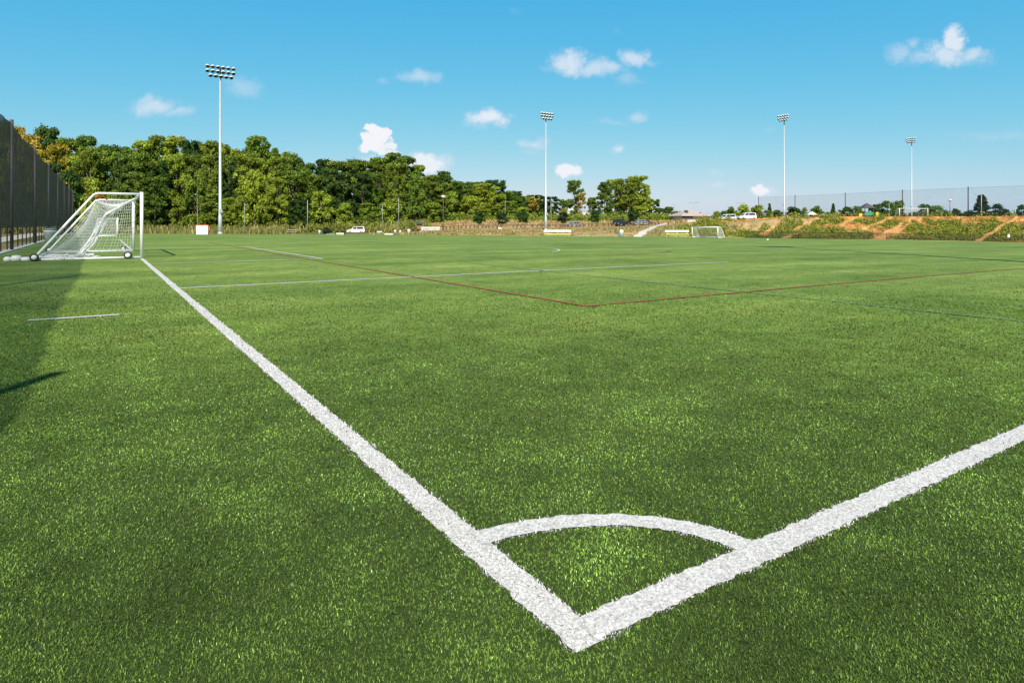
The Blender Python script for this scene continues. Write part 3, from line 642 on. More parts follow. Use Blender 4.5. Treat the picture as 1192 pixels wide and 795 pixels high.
# ------------------------------------------------------------------ goals
def netgrid(mb, fn, ns, nt, r=.006, seg=1):
    pts = [[Vector(fn(i/ns, j/nt)) for j in range(nt+1)] for i in range(ns+1)]
    for i in range(ns+1): mb.tube(pts[i], r, 3, False)
    for j in range(nt+1): mb.tube([pts[i][j] for i in range(ns+1)], r, 3, False)
def goal(name, label, loc, rz, Wd, Hh, td, bd, sg=1, r=.059, cell=.14, nr=.0095, wheels=True, loose=True, group='portable soccer goals'):
    g = thing(name, label, 'goal', loc, rz, group)
    D = lambda x, d, z: (x, d*sg, z)
    for x in (0, Wd):
        MB().tube([D(x, 0, 0), D(x, 0, Hh+r)], r, 12).build('post', M['white'], g, True)
    MB().tube([D(r, 0, Hh), D(Wd-r, 0, Hh)], r, 12).build('crossbar', M['white'], g, True)
    for x in (0, Wd):
        MB().tube([D(x, r, Hh-.02), D(x, td-.12, Hh-.02), D(x, td, Hh-.07), D(x, bd-.08, .2), D(x, bd, .08)], r*.72, 10).build('side_frame', M['white'], g, True)
        MB().tube([D(x, 0, .05), D(x, bd+.05, .05)], r*.75, 10).build('base_rail', M['white'], g, True)
    MB().tube([D(-.02, bd, .06), D(Wd+.02, bd, .06)], r*.9, 10).build('back_rail', M['white'], g, True)
    mb = MB()
    sag = .28 if loose else .08
    def back(s, t):
        x = s*Wd; e = math.sin(PI*s)**.5 if 0 < s < 1 else 0
        if t < .36: q = t/.36; return D(x, q*td, Hh-.03-(sag*e*.7+.05)*math.sin(PI*q)-.10*e*q)
        q = (t-.36)/.64; return D(x, td+(bd-td)*q-sag*1.3*math.sin(PI*q)*(.35+.65*e), (Hh-.03-.10*e)*(1-q)**1.12+.03-.12*math.sin(PI*q))
    PB = [D(.06, .02, Hh-.06), D(.1, .55, Hh-.42), D(.12, 1.0, Hh-.78), D(.14, 1.25, Hh-1.15), D(.16, 1.55, Hh-1.8), D(.2, 1.95, .1)]
    def slipped(s, t):               # near edge of the net has slipped off its frame and hangs in a bunch
        q = Vector(back(s, t)); k = t*5; i = min(4, int(k)); p = Vector(PB[i]).lerp(Vector(PB[i+1]), k-i)
        w = min(1, s/.8); w = w*w*(3-2*w)*.6+w*.4; p.x += s*Wd; return p.lerp(q, w)
    netgrid(mb, slipped if loose else back, int(Wd/cell/(1.45 if loose else 1.15)), int((td+math.hypot(bd-td, Hh))/cell/(1.15 if loose else 1)), nr*(.72 if loose else 1))
    for x in ((Wd-.02,) if loose else (.02, Wd-.02)):
        def side(s, t, x=x):
            z = Hh*t; dm = bd-(bd-td)*min(1, t*1.02); bow = sag*.5*math.sin(PI*t)
            return D(x+(.12 if x < 1 else -.12)*math.sin(PI*s)*math.sin(PI*t)*sag*3, s*(dm-bow), z*(1-.04*math.sin(PI*s)))
        netgrid(mb, side, int(bd/cell), int(Hh/cell), nr)
    mb.build('net', M['net'], g)
    if loose:                                    # side net gathered into a hanging bunch
        mb = MB(); rd = random.Random(3)
        path = [D(.06, .02, Hh-.06), D(.1, .55, Hh-.42), D(.12, 1.0, Hh-.78), D(.14, 1.25, Hh-1.15), D(.16, 1.55, Hh-1.8), D(.2, 1.95, .1)]
        for k in range(34):
            o_ = [Vector((rd.uniform(-.05, .25), rd.uniform(-.11, .16), rd.uniform(-.06, .06))) for _ in path]
            mb.tube([Vector(p)+q*(.3+.7*min(1, i/2)) for i, (p, q) in enumerate(zip(path, o_))], nr*1.5, 3, False)
        for k in range(60):                      # heap on the ground by the back rail
            x0 = rd.uniform(.0, 2.2); d0_ = bd-rd.uniform(.1, 1.7)
            mb.tube([D(x0+rd.uniform(-.3, .3), d0_+rd.uniform(-.35, .35), rd.uniform(.03, .16)) for _ in range(5)], nr*1.3, 3, False)
        mb.build('gathered_net', M['net'], g)
        MB().tube([D(0, td-.12, Hh+.03), D(.0, td-.1, Hh-.12), D(.3, td-.2, Hh-.16), D(.02, td-.26, Hh-.12), D(.5, td-.4, Hh-.22)], .03, 6).build('strap', M['orange'], g)
        MB().tube([D(Wd, td-.12, Hh+.03), D(Wd, td-.2, Hh-.2)], .03, 6).build('strap', M['orange'], g)
        sb = MB()
        for k, (q, hh, ll) in enumerate([(.1, .14, .34), (.38, .2, .3), (.62, .16, .22)]):
            sb.lathe([(.02, -ll/2), (hh*.55, -ll/2+.03), (hh*.62, 0), (hh*.55, ll/2-.03), (.02, ll/2)], 10, Matrix.Translation(D(-.03, bd+.1+q, hh*.55)) @ Matrix.Rotation(PI/2, 4, 'X'))
        sb.build('sandbag', M['white'], g, True)
    if wheels:
        for x, d in ((-.12, .45), (-.12, bd-.02), (Wd+.12, .42), (Wd+.12, bd-.02)):
            Mx = Matrix.Translation(D(x, d, .14)) @ Matrix.Rotation(PI/2, 4, 'Y')
            wh = MB().lathe([(.07, -.045), (.11, -.045), (.135, -.03), (.135, .03), (.11, .045), (.07, .045)], 20, Mx).build('wheel', M['tyre'], g, True)
            MB().lathe([(.02, -.06), (.085, -.055), (.085, .055), (.02, .06)], 14, Mx).build('rim', M['white'], wh, True)
    return g
p0 = ((165-CX)/FX*23.8, 23.8); RZA = math.atan2(A[1], A[0])
Pn = F(26.0, 0); Pn.z = 0
goal('soccer_goal', 'large white wheeled goal with loose net on the goal line by the screen fence', Pn, RZA, 7.32, 2.44, 1.5, 3.25)
Yg = 69.0
goal('soccer_goal', 'small white goal seen through the net of the large near goal', ((137-CX)/FX*Yg, Yg, zv(275.2, Yg)), RZA, 4.0, 1.95, 1.8, 2.4, r=.07, cell=.16, nr=.008, wheels=False, loose=False)
Yg = 120.0
goal('soccer_goal', 'white goal at the far end in front of the green mound', ((835.5-CX)/FX*Yg, Yg, zv(277, Yg)), RZA, 6.2, 2.05, .9, 2.0, sg=-1, r=.09, cell=.2, nr=.011, wheels=False, loose=False)
Yg = 163.0
goal('soccer_goal', 'white goal standing on top of the dirt bank by the fourth floodlight', ((1047-CX)/FX*Yg, Yg, float(ground_z((1047-CX)/FX*Yg, Yg))), 0, 7.32, 2.3, 1.0, 2.2, r=.09, cell=.3, nr=.008, wheels=False, loose=False)

# ------------------------------------------------------------------ floodlights
FLG = 'floodlight masts around the pitches'
def floodlight(label, loc, rz, H, rows, r0=.225):
    t = thing('floodlight', label, 'floodlight', loc, rz, FLG)
    MB().tube([(0,0,-.2), (0,0,2.4), (0,0,2.45), (0,0,H-.2)], [r0*1.12, r0*1.1, r0*.95, r0*.5], 14).build('pole', M['galv'], t, True)
    MB().lathe([(r0*1.5, -.1), (r0*1.5, .12), (r0*1.2, .3)], 14).build('base_collar', M['galv'], t, True)
    MB().box((r0*.2, -r0-.12, 3.2), (.3, .25, .5)).build('junction_box', M['galv'], t)
    for ri, (n, z) in enumerate(rows):
        wd_ = (n-1)*.66
        MB().box((0, -.1, H+z), (wd_+.3, .1, .12)).build('crossarm', M['dark'], t)
        for k in range(n):
            x = -wd_/2+k*.66+(.05 if ri == 2 else 0)
            Mx = Matrix.Translation((x, -.38, H+z+.02)) @ Matrix.Rotation(R(-36), 4, 'X') @ Matrix.Scale(.86, 4)
            l = MB().lathe([(.08, .26), (.20, .2), (.30, .02), (.31, -.12)], 12, Mx).build('lamp', M['white'], t, True)
            MB().lathe([(.30, -.125), (.29, -.16), (.15, -.22)], 12, Mx).build('lens', M['black'], l)
    MB().tube([(0, -.05, H-.5), (0, -.05, H+.75)], .09, 8).build('bracket', M['dark'], t, True)
    return t
r_fl = 1
rows3 = [(6, .72), (6, .1), (5, -.52)]; rows2 = [(5, .6), (5, 0), (4, -.5)]
rzP = math.atan2(B[1], B[0])
Yp = gp(256, 272.3)
floodlight('tallest floodlight mast with three rows of lamps, right of the near goal', at(256.3, Yp), rzP, zv(86, Yp)-float(ground_z(-40, Yp)), rows3)
floodlight('second tallest floodlight mast behind the long white and yellow bench', at(635.4, 129), rzP, zv(137.5, 129)-.1, [(5, .72), (5, .2), (4, -.35)])
floodlight('third floodlight mast standing on the dirt bank near the middle netting posts', at(912.8, 153), R(-62), zv(137, 153)-3.1, rows2)
floodlight('smallest floodlight mast, in front of the raised goal', at(1061.2, 190), R(-62), zv(164, 190)-3.3, rows2)
sunel = R(44.5)
Hp = 25.0; Lp = Hp/math.tan(sunel); Ysh = gp(914, 288); Xsh = (914-CX)/FX*Ysh
floodlight('floodlight mast beside the right touchline, outside the photo, whose long shadow lies on the pitch', (Xsh+.03*Lp, Ysh-Lp, 0), rzP+PI, Hp, rows3, .36)

# ------------------------------------------------------------------ screen fence along the left
def fl(Y, off=0.0):                              # point on fence line; off>0 = away from pitch
    return Vector((-FL0-TT*Y-off/cT, Y, 0))
sf = thing('screen_fence', 'tall dark mesh screen fence on steel posts running along the left side', 'fence', (0, 0, 0))
ysf = [31.0+10.7*k for k in range(-5, 7)]
FH = 6.3
for y in ysf:
    p = fl(y); MB().tube([p+Vector((0, 0, -.1)), p+Vector((0, 0, FH+.12))], .075, 10).build('post', M['fpost'], sf, True)
nP = 220; V = []
for i in range(nP+1):
    y = ysf[0]+(ysf[-1]-ysf[0])*i/nP; ph = (y-ysf[0])/10.7
    for j in range(9):
        q = j/8; z = 1.2+(FH-1.2)*q-(.16*math.sin(PI*(ph % 1)))*q
        bul = .10*math.sin(PI*(ph % 1))*math.sin(PI*q)+.03*math.sin(y*3.1+q*4)
        p = fl(y, .06+bul); V.append((p.x, p.y, z))
grid = grid_obj('mesh_screen', np.array(V), nP+1, 9, M['screen']); grid.parent = sf
MB().tube([fl(ysf[0], .05)+Vector((0,0,1.2)), fl(ysf[-1], .05)+Vector((0,0,1.2))], .025, 6).build('lower_rail', M['dark'], sf)
cf = thing('chain_link_fence', 'low black chain link fence under the tall dark mesh screen', 'fence', (0, 0, 0))
mb = MB()
ycf = np.arange(-18, 96, 1.95)
for y in ycf:
    p = fl(y, .16); MB().tube([p, p+Vector((0, 0, 1.15))], .03, 6).build('post', M['black'], cf)
MB().tube([fl(ycf[0], .16)+Vector((0,0,1.15)), fl(ycf[-1], .16)+Vector((0,0,1.15))], .03, 6).build('top_rail', M['black'], cf)
a0, a1 = fl(ycf[0], .16), fl(ycf[-1], .16)
MB().add([a0, a1, a1+Vector((0,0,1.13)), a0+Vector((0,0,1.13))], [(0,1,2,3)]).build('wire_mesh', M['chain'], cf)
def strip(name, y0, y1, o0, o1, z, h, mat):
    mb = MB(); n = 40
    for k in range(n):
        ya, yb = y0+(y1-y0)*k/n, y0+(y1-y0)*(k+1)/n
        q = [fl(ya, o0), fl(yb, o0), fl(yb, o1), fl(ya, o1)]; zz = [float(field_z(p.x, p.y)) for p in q]
        mb.add([Vector((p.x, p.y, z_+z)) for p, z_ in zip(q, zz)]+[Vector((p.x, p.y, z_+z-h)) for p, z_ in zip(q, zz)], [(3,2,1,0),(0,1,5,4),(2,3,7,6)])
    tag(mb.build(name, mat), kind='structure')
strip('kerb', -28, 96, -.12, .30, .05, .2, M['kerb'])
strip('path', -28, 96, 2.4, 5.0, -.01, .1, M['concrete'])
bn = thing('trash_bin', 'pale grey bin standing by the screen fence behind the goal net', 'bin', fl(39.5, -1.0)); bn.location.z = 0
MB().lathe([(.26, .02), (.33, .8), (.35, .82), (.35, .9), (.3, .93)], 16).build('bin_body', M['bin'], bn, True)
MB().lathe([(.3, .93), (.36, .96), (.34, 1.0), (.1, 1.06)], 16).build('lid', M['grey'], bn, True)

# low fence at the foot of the bank
lf = thing('chain_link_fence', 'low black chain link fence along the foot of the orange dirt bank', 'fence', (0, 0, 0))
uf = []; u = 868.0
while u < 1420:
    Y = float(np.interp(u, EU, EY))+.9; p = Vector(((u-CX)/FX*Y, Y, 0)); p.z = float(field_z(p.x, p.y))
    uf.append(p); u += 20.5
for p in uf: MB().tube([p-Vector((0,0,.1)), p+Vector((0,0,1.32))], .045, 6).build('post', M['black'], lf)
MB().tube([p+Vector((0,0,1.3)) for p in uf], .035, 6).build('top_rail', M['black'], lf)
mb = MB(); mb.add([p for p in uf]+[p+Vector((0,0,1.3)) for p in uf], [(i, i+1, i+1+len(uf), i+len(uf)) for i in range(len(uf)-1)]); mb.build('wire_mesh', M['chain'], lf)
Y = float(np.interp(1174, EU, EY))+.8
sg = thing('notice_board', 'small white notice fixed to the low black fence near the right edge', 'sign', ((1174.5-CX)/FX*Y, Y, float(field_z(80, Y))+.75))
MB().box((0, 0, .18), (.5, .03, .55)).build('panel', M['white'], sg); MB().box((0, .03, .18), (.54, .02, .59)).build('frame', M['grey'], sg)

# sports netting on the plateau
nf = thing('netting_fence', 'tall dark posts with fine grey sports netting above the dirt bank', 'fence', (0, 0, 0))
NP = [(812,220,236),(883,214,229),(925.5,204,227.3),(984,184,224.6),(1050.5,163,221),(1127,147,217.5),(1215,135,214),(1320,125,209)]
tops = []; bots = []
for i, (u, Y, vt) in enumerate(NP):
    p = at(u, Y); T = Vector((p.x, p.y, zv(vt, Y))); tops.append(T); bots.append(p)
    if i: MB().tube([p-Vector((0,0,.2)), T], .11, 8).build('post', M['dark'], nf, True)
for i in range(1, len(NP)-1):
    MB().add([bots[i], bots[i+1], tops[i+1]-Vector((0,0,.3)), tops[i]-Vector((0,0,.3))], [(0,1,2,3)]).build('net_panel', M['sportnet'], nf)
MB().tube([t-Vector((0,0,.28)) for t in tops[1:]], .02, 4).build('top_cable', M['dark'], nf)

# ------------------------------------------------------------------ benches, bins, sheds
def bench(label, u, Y, Ln, rz=0, legs=6, frame='yellow', name='team_bench', h=.85):
    t = thing(name, label, 'bench', at(u, Y), rz, 'benches beyond the pitch')
    t.location.z = zv(276.2 if u > 600 else 273, Y) if u > 600 else t.location.z
    MB().box((0, .22, h+.22), (Ln, .06, .34)).build('backrest', M['white'], t)
    MB().box((0, -.05, h-.28), (Ln-.1, .36, .07)).build('seat', M['white'], t)
    for k in range(legs//2):
        x = -Ln/2+.35+(Ln-.7)*k/(legs/2-1)
        MB().tube([(x, .3, h+.2), (x, .12, h-.32), (x-.28, -.35, .03), (x-.34, -.45, .02)], .045, 6).build('leg', M[frame], t)
        MB().tube([(x, .15, h-.3), (x+.28, .3, .03), (x+.34, .45, .02)], .045, 6).build('leg', M[frame], t)
    MB().tube([(-Ln/2+.1, -.2, .35), (Ln/2-.1, -.2, .35)], .05, 6).build('brace', M[frame], t)
    return t
bench('long white bench on yellow legs under the second floodlight', 649, 108, 4.7)
bench('white bench on yellow legs left of the far goal', 788.5, 112, 4.2)
bench('low plain white bench right of the red kiosk', 501, 140, 4.2, frame='white', h=.5)
def bin_(label, u, v, Y, s=1.0, dark=False):
    t = thing('trash_bin', label, 'bin', ((u-CX)/FX*Y, Y, zv(v, Y)-.02), .3, 'white bins beyond the pitch')
    MB().lathe([(.27*s, 0), (.33*s, .75*s), (.35*s, .78*s), (.34*s, .84*s)], 16).build('bin_body', M['white'], t, True)
    MB().lathe([(.34*s, .84*s), (.32*s, 1.0*s), (.2*s, 1.12*s), (.05*s, 1.15*s)], 16).build('lid', M['white'], t, True)
    if dark: MB().box((-.42*s, .1, .42*s), (.22, .3, .8*s)).build('side_panel', M['grey'], t)
    return t
bin_('tall white bin with dark side at the edge of the pitch below the parked cars', 723.5, 276, 112, 1.15, True)
bin_('short white bin among weeds left of the dark bush', 372, 273.2, 100, .62)
bin_('white bin behind the far edge between bench and red kiosk', 476, 273, 104, .78)
bin_('slim white bin left of the brightest white bin', 460, 272.8, 108, .66)
bin_('slim white bin with dark side near the kiosk', 466, 272.8, 110, .62, True)
bin_('small white bin on the tan bank left of the second floodlight', 598, 271.5, 122, .5)
pt = thing('picnic_table', 'grey picnic table at the edge of the pitch right of the tallest floodlight', 'table', at(341.5, 108), .1)
MB().box((0, 0, .72), (1.7, .7, .06)).build('table_top', M['concrete'], pt)
for s_ in (-1, 1):
    MB().box((0, s_*.65, .43), (1.7, .26, .05)).build('seat', M['concrete'], pt)
    MB().tube([(s_*.6, -.6, 0), (s_*.6, 0, .7), (s_*.6, .6, 0)], .05, 6).build('leg', M['wood'], pt)
for lb, u0, u1, v0, v1, Y, mt in [('low dark green storage box left of the white car', 380.5, 391, 271.6, 273.4, 92, 'grey'), ('pale storage box with dark rim beside the white car', 392, 401, 270.4, 273.4, 92, 'concrete'), ('flat white storage box left of the white bins', 448, 458, 271.9, 273.3, 96, 'white'), ('pale rounded box right of the white car', 439, 445, 268.4, 271.6, 120, 'bin'), ('small white box with black end under an umbrella shaped tree', 580, 584, 265, 268.4, 146, 'white')]:
    t = thing('storage_box', lb, 'box', ((( u0+u1)/2-CX)/FX*Y, Y, zv(v1, Y)), 0, 'storage boxes beyond the pitch'); w_ = (u1-u0)/FX*Y; h_ = (v1-v0)/FX*Y
    MB().box((0, 0, h_*.42), (w_, .6, h_*.84)).build('box_body', M[mt], t); MB().box((0, 0, h_*.92), (w_+.06, .66, h_*.14)).build('lid', M['dark' if mt != 'white' else 'white'], t)
    if 'end' in lb: MB().box((-w_/2-.2, 0, h_*.45), (.35, .5, h_*.9)).build('end_panel', M['black'], t)
    if 'dark rim' in lb: MB().box((w_/2+.1, 0, h_*.7), (.15, .15, h_*1.5)).build('end_post', M['black'], t)
ks = thing('kiosk', 'small red wooden kiosk with dark overhanging roof behind the white bench', 'kiosk', at(488.5, 165), .15)
zk = zv(268, 165)-ks.location.z
MB().box((0, 0, .95+zk*.0), (1.5, 1.1, 1.0)).build('wall', M['rednwood'], ks)
for sx in (-.7, .7): MB().box((sx, -.5, .5), (.12, .12, 1.9)).build('post', M['wood'], ks)
MB().box((0, -.57, 1.55), (1.35, .04, .35)).build('opening', M['black'], ks)
MB().prism([(-1.15, 1.75), (1.15, 1.75), (.75, 2.25), (-.75, 2.25)], -.85, .85).build('roof', M['roofd'], ks)
ks.scale = (1, 1, 1.05)
# lacrosse goal as white backed box with orange frame
Yl = gp(235, 273.4)
lg = thing('rebound_goal', 'small orange framed goal with white netting left of the tallest floodlight', 'goal', ((235-CX)/FX*Yl, Yl, 0), .12)
w2 = 14/FX*Yl/2; h2 = 11.3/FX*Yl
MB().tube([(-w2, 0, 0), (-w2, 0, h2), (w2, 0, h2), (w2, 0, 0)], .04, 8).build('frame', M['orange'], lg, True)
MB().add([(-w2+.05, .03, .02), (w2-.05, .03, .02), (w2-.05, .03, h2-.06), (-w2+.05, .03, h2-.06), (-w2+.1, .5, .02), (w2-.1, .5, .02)], [(0,1,2,3),(3,2,5,4)]).build('netting', see_through('dense_white_net', (.85,.82,.8), .92), lg)
MB().tube([(-w2, 0, .03), (0, 1.2, .03), (w2, 0, .03)], .04, 8).build('base_frame', M['orange'], lg)
# thin posts and lamps
def lamp_post(label, u, Y, vt, mat='post', r=.1, head=None, vb=None, name='lamp_post', cat='lamp post'):
    p = at(u, Y)
    if vb: p.z = zv(vb, Y)
    r = r*.7; t = thing(name, label, cat, p, 0, 'thin posts around the grounds'); h = zv(vt, Y)-p.z
    MB().tube([(0,0,-.2), (0,0,h)], [r, r*.75], 8).build('pole', M[mat], t, True)
    if head == 'arm':
        MB().tube([(0,0,h-.1), (-.5,0,h+.05), (-.9,0,h+.05)], .05, 6).build('arm', M[mat], t); MB().box((-1.1, 0, h+.02), (.6, .3, .14)).build('lamp', M['galv'], t)
    elif head == 'twin':
        MB().tube([(-1.2,0,h), (1.2,0,h)], .06, 6).build('arm', M[mat], t)
        for s_ in (-1.2, 1.2): MB().box((s_, 0, h-.02), (.9, .4, .18)).build('lamp', M['grey'], t)
    elif head == 'ball': MB().lathe([(.1, h-.1), (.45, h), (.5, h+.25), (.3, h+.5), (.1, h+.55)], 10).build('lamp', M['lamp'], t, True)
    return t
lamp_post('thin grey post standing left of the dark bush', 358, 112, 233, r=.11)
lamp_post('short thin grey post right of the white car', 445, 150, 238, r=.10)
lamp_post('thin pale post left of the white bins', 464, 140, 230, r=.10)
lamp_post('thin post just right of the tallest floodlight', 284.5, 100, 236, r=.07)
lamp_post('brown wooden lamp post with pale lamp behind the low white bench', 516, 150, 230, 'wood', .16, 'ball')
lamp_post('thin pale post between two young umbrella shaped trees', 588, 180, 235, r=.09)
lamp_post('thin grey post right of the second floodlight', 641.5, 175, 233, r=.08, head='arm')
lamp_post('lamp post rising left of the hip roofed building', 786, 210, 238.5, 'grey', .09, 'arm')
lamp_post('twin armed lamp post rising behind the roof ridge', 808, 225, 236, 'grey', .09, 'twin')
lamp_post('distant lamp post left of the first netting post', 862.5, 230, 236.5, 'grey', .09, 'twin')
lamp_post('lamp post above the playground roof', 1007, 220, 232, 'grey', .09, 'arm')
lamp_post('thin pale pole in front of the big dark conifer', 1142.4, 150, 226.5, 'galv', .12, 'arm')
lamp_post('short pale post near the right edge of the photo', 1182, 150, 243, 'galv', .12)
lamp_post('thin mast with boxy top between raised goal and big conifer', 1106, 200, 234, 'grey', .3, 'ball', name='mast', cat='mast')
lamp_post('thin grey post beside the third netting post tree', 1035, 175, 236, 'galv', .07)

# timber bollards and rail by the car park
tf = thing('timber_rail', 'long low row of dark timber posts and rail in front of the parked cars', 'fence', (0, 0, 0))
pp = []
for k in range(66):
    if random.random() < .16: continue
    u = 478+k*4.6+random.uniform(-1, 1); Y = float(np.interp(u, [478, 560, 780], [166, 166, 170])); p = at(u, Y); pp.append(p)
    MB().box(p+Vector((0,0,.38)), (.34, .26, random.uniform(.8, 1.05))).build('post', M['wood'], tf)
MB().tube([p+Vector((0,0,.74)) for p in pp], .07, 6).build('rail', M['wood'], tf)
# concrete path up the slope
path = []
for u, Y in [(742, 117.3), (747, 124), (753, 133), (759, 143), (766, 155), (772, 168), (778, 182)]: path.append(at(u, Y))
mb = MB(); vs = []
dense = []
for p, q in zip(path[:-1], path[1:]): dense += [p.lerp(q, k/12) for k in range(12)]
dense.append(path[-1])
for i, p in enumerate(dense):
    for s_ in (-1, 1):
        x = p.x+s_*.75; vs.append(Vector((x, p.y, max(float(ground_z(x, p.y)), float(ground_z(p.x, p.y)))+.22)))
vb = [v-Vector((0,0,.5)) for v in vs]; n = len(vs)
mb.add(vs+vb, [(2*i, 2*i+1, 2*i+3, 2*i+2) for i in range(len(dense)-1)]+[(2*i+n, 2*i, 2*i+2, 2*i+2+n) for i in range(len(dense)-1)]+[(2*i+1, 2*i+1+n, 2*i+3+n, 2*i+3) for i in range(len(dense)-1)]+[(1, 0, n, n+1)])
tag(mb.build('concrete_path', M['concrete']), kind='structure')

# ------------------------------------------------------------------ cars
def car(label, u, Y, rz, paintm, suv=True, vb=None, name='parked_car'):
    p = at(u, Y)
    if vb: p.z = zv(vb, Y)
    t = thing(name, label, 'car', p, rz, 'parked cars'); L_, W_ = (4.8, 1.9) if suv else (4.6, 1.8)
    hb, hr = (1.05, 1.82) if suv else (.9, 1.42)
    body = [(-L_/2+.05, .35), (-L_/2, .62), (-L_/2+.08, .86), (-L_/2+.95, hb-.06), (-L_/2+1.15, hb), (L_/2-.08, hb+.02), (L_/2, .75), (L_/2-.05, .38), (L_/2-.6, .3), (-L_/2+.6, .3)]
    MB().prism(body, -W_/2, W_/2).build('body', paintm, t)
    xr = L_/2-.12 if suv else L_/2-.7
    cab = [(-L_/2+1.15, hb+.001), (-L_/2+1.85, hr-.04), (-L_/2+2.1, hr), (xr-.35, hr), (xr-.15, hr-.06), (xr+(.02 if suv else .25), hb+.001)]
    MB().prism(cab, -W_/2+.14, W_/2-.14).build('roof', paintm, t)
    for sy in (-1, 1):
        y0 = sy*(W_/2-.135); y1 = sy*(W_/2-.12)
        MB().prism([(-L_/2+1.45, hb+.08), (-L_/2+1.95, hr-.13), (-L_/2+2.6, hr-.13), (-L_/2+2.6, hb+.08)], y0, y1).build('window', M['glass'], t)
        MB().prism([(-L_/2+2.7, hb+.08), (-L_/2+2.7, hr-.13), (xr-.42, hr-.13), (xr-.2, hb+.08)], y0, y1).build('window', M['glass'], t)
        for x in (-L_/2+.88, L_/2-.92):
            Mx = Matrix.Translation((x, sy*(W_/2-.09), .34)) @ Matrix.Rotation(PI/2, 4, 'X')
            w_ = MB().lathe([(.2, -.11), (.33, -.1), (.35, -.06), (.35, .06), (.33, .1), (.2, .11)], 18, Mx).build('wheel', M['tyre'], t, True)
            MB().lathe([(.04, -.115), (.2, -.112), (.2, .112), (.04, .115)], 14, Mx).build('rim', M['chrome'], w_, True)
        MB().box((-L_/2+.04, sy*(W_/2-.3), .72), (.1, .36, .16)).build('headlight', M['lamp'], t)
        MB().box((L_/2-.03, sy*(W_/2-.2), .85), (.1, .22, .3)).build('tail_light', M['rear'], t)
    MB().add([(-L_/2+1.17, -W_/2+.25, hb+.06), (-L_/2+1.17, W_/2-.25, hb+.06), (-L_/2+1.8, W_/2-.3, hr-.1), (-L_/2+1.8, -W_/2+.3, hr-.1)], [(0,1,2,3)]).build('windscreen', M['glass'], t)
    return t
car('white sport utility car parked in front of the woodland weeds', 414.5, 172, .12, M['carwhite'], True, 271.6)
car('black high car parked by the timber rail below the tall trees', 718.5, 172, R(55), M['carblack'], True)
car('black low car with bright highlight right beside the black high one', 725, 168, R(35), M['carblack'], False)
car('silver grey car parked right of the second floodlight', 668, 172, R(30), M['carsilver'], False)
car('silver car right of the young tree near the concrete path', 744, 174, R(20), M['carsilver'], False)
car('bluish grey car second right of the young tree near the concrete path', 751, 176, R(60), M['carblue'], False)
car('white car on the upper field below the yellow tinged tree', 869, 168, .1, M['carwhite'], True)
car('white car half hidden by the mound above the far goal', 846.5, 172, .3, M['carwhite'], True)

# ------------------------------------------------------------------ buildings
Yb = 200; bz = zv(260.5, Yb); bl = thing('hip_roofed_building', 'low cream building with pale hip roof beyond the green mound', 'building', ((806-CX)/FX*Yb, Yb, bz), .25)
k = Yb/FX
def X_(u): return (u-806)*k
MB().box(((X_(791.5)+X_(825))/2, 3, 1.15), (X_(825)-X_(791.5), 7, 2.6)).build('wall', M['wall'], bl)
zr, zt = 2.35, zv(243.8, Yb)-bz; xa, xb = X_(788.5), X_(828)
rf = MB(); ym = 3; yh = 4.6; xm = X_(808.5)
rf.add([(xa, ym-yh, zr), (xb, ym-yh, zr), (xb, ym+yh, zr), (xa, ym+yh, zr), (xa, ym-yh, zr+.16), (xb, ym-yh, zr+.16), (xb, ym+yh, zr+.16), (xa, ym+yh, zr+.16), (xm-.5, ym, zt), (xm+.5, ym, zt)],
       [(3,2,1,0),(0,1,5,4),(1,2,6,5),(2,3,7,6),(3,0,4,7),(4,5,9,8),(5,6,9),(6,7,8,9),(7,4,8)])
r_ = rf.build('roof', M['roof'], bl)
MB().box((X_(799.5), ym-2.3, zr+1.3), (.9, .9, 1.1)).build('roof_vent', M['roofd'], r_)
MB().box((X_(817), ym-2.6, zr+.8), (.5, .5, .8)).build('roof_vent', M['roofd'], r_)
MB().box((X_(798.5), -.53, 2.05), (X_(806)-X_(791.5), .05, .5)).build('window', M['glass'], bl)
MB().box((X_(818), -.53, 1.3), (1.5, .05, 1.7)).build('door', M['bwhite'], bl)
MB().box((X_(823.5), -.53, 1.6), (.9, .05, .9)).build('window', M['glass'], bl)
MB().box((X_(830.5), 2, 1.0), (X_(836)-X_(825.1), 4.5, 2.3)).build('annex_wall', M['wall'], bl)
MB().box((X_(830.8), 2, 2.22), (X_(837.5)-X_(825.2), 5.2, .14)).build('annex_roof', M['roof'], bl)
Yw = 275; wb = thing('white_building', 'large flat roofed white building showing between the trees', 'building', ((664-CX)/FX*Yw, Yw+6, zv(258, Yw)-1), 0)
hh = zv(246.3, Yw)-zv(258, Yw)+1; ww = 40*Yw/FX
MB().box((0, 0, hh/2), (ww, 12, hh)).build('wall', M['bwhite'], wb)
MB().box((0, 0, hh+.12), (ww+.4, 12.4, .24)).build('roof', M['grey'], wb)
MB().box((1.5, -2, hh+1.2), (5, 4, 2.0)).build('roof_unit', M['bin'], wb)
for k_ in range(6): MB().box((-ww/2+1.6+k_*2.3, -6.02, hh*.62), (1.3, .06, 1.0)).build('window', M['grey'], wb)
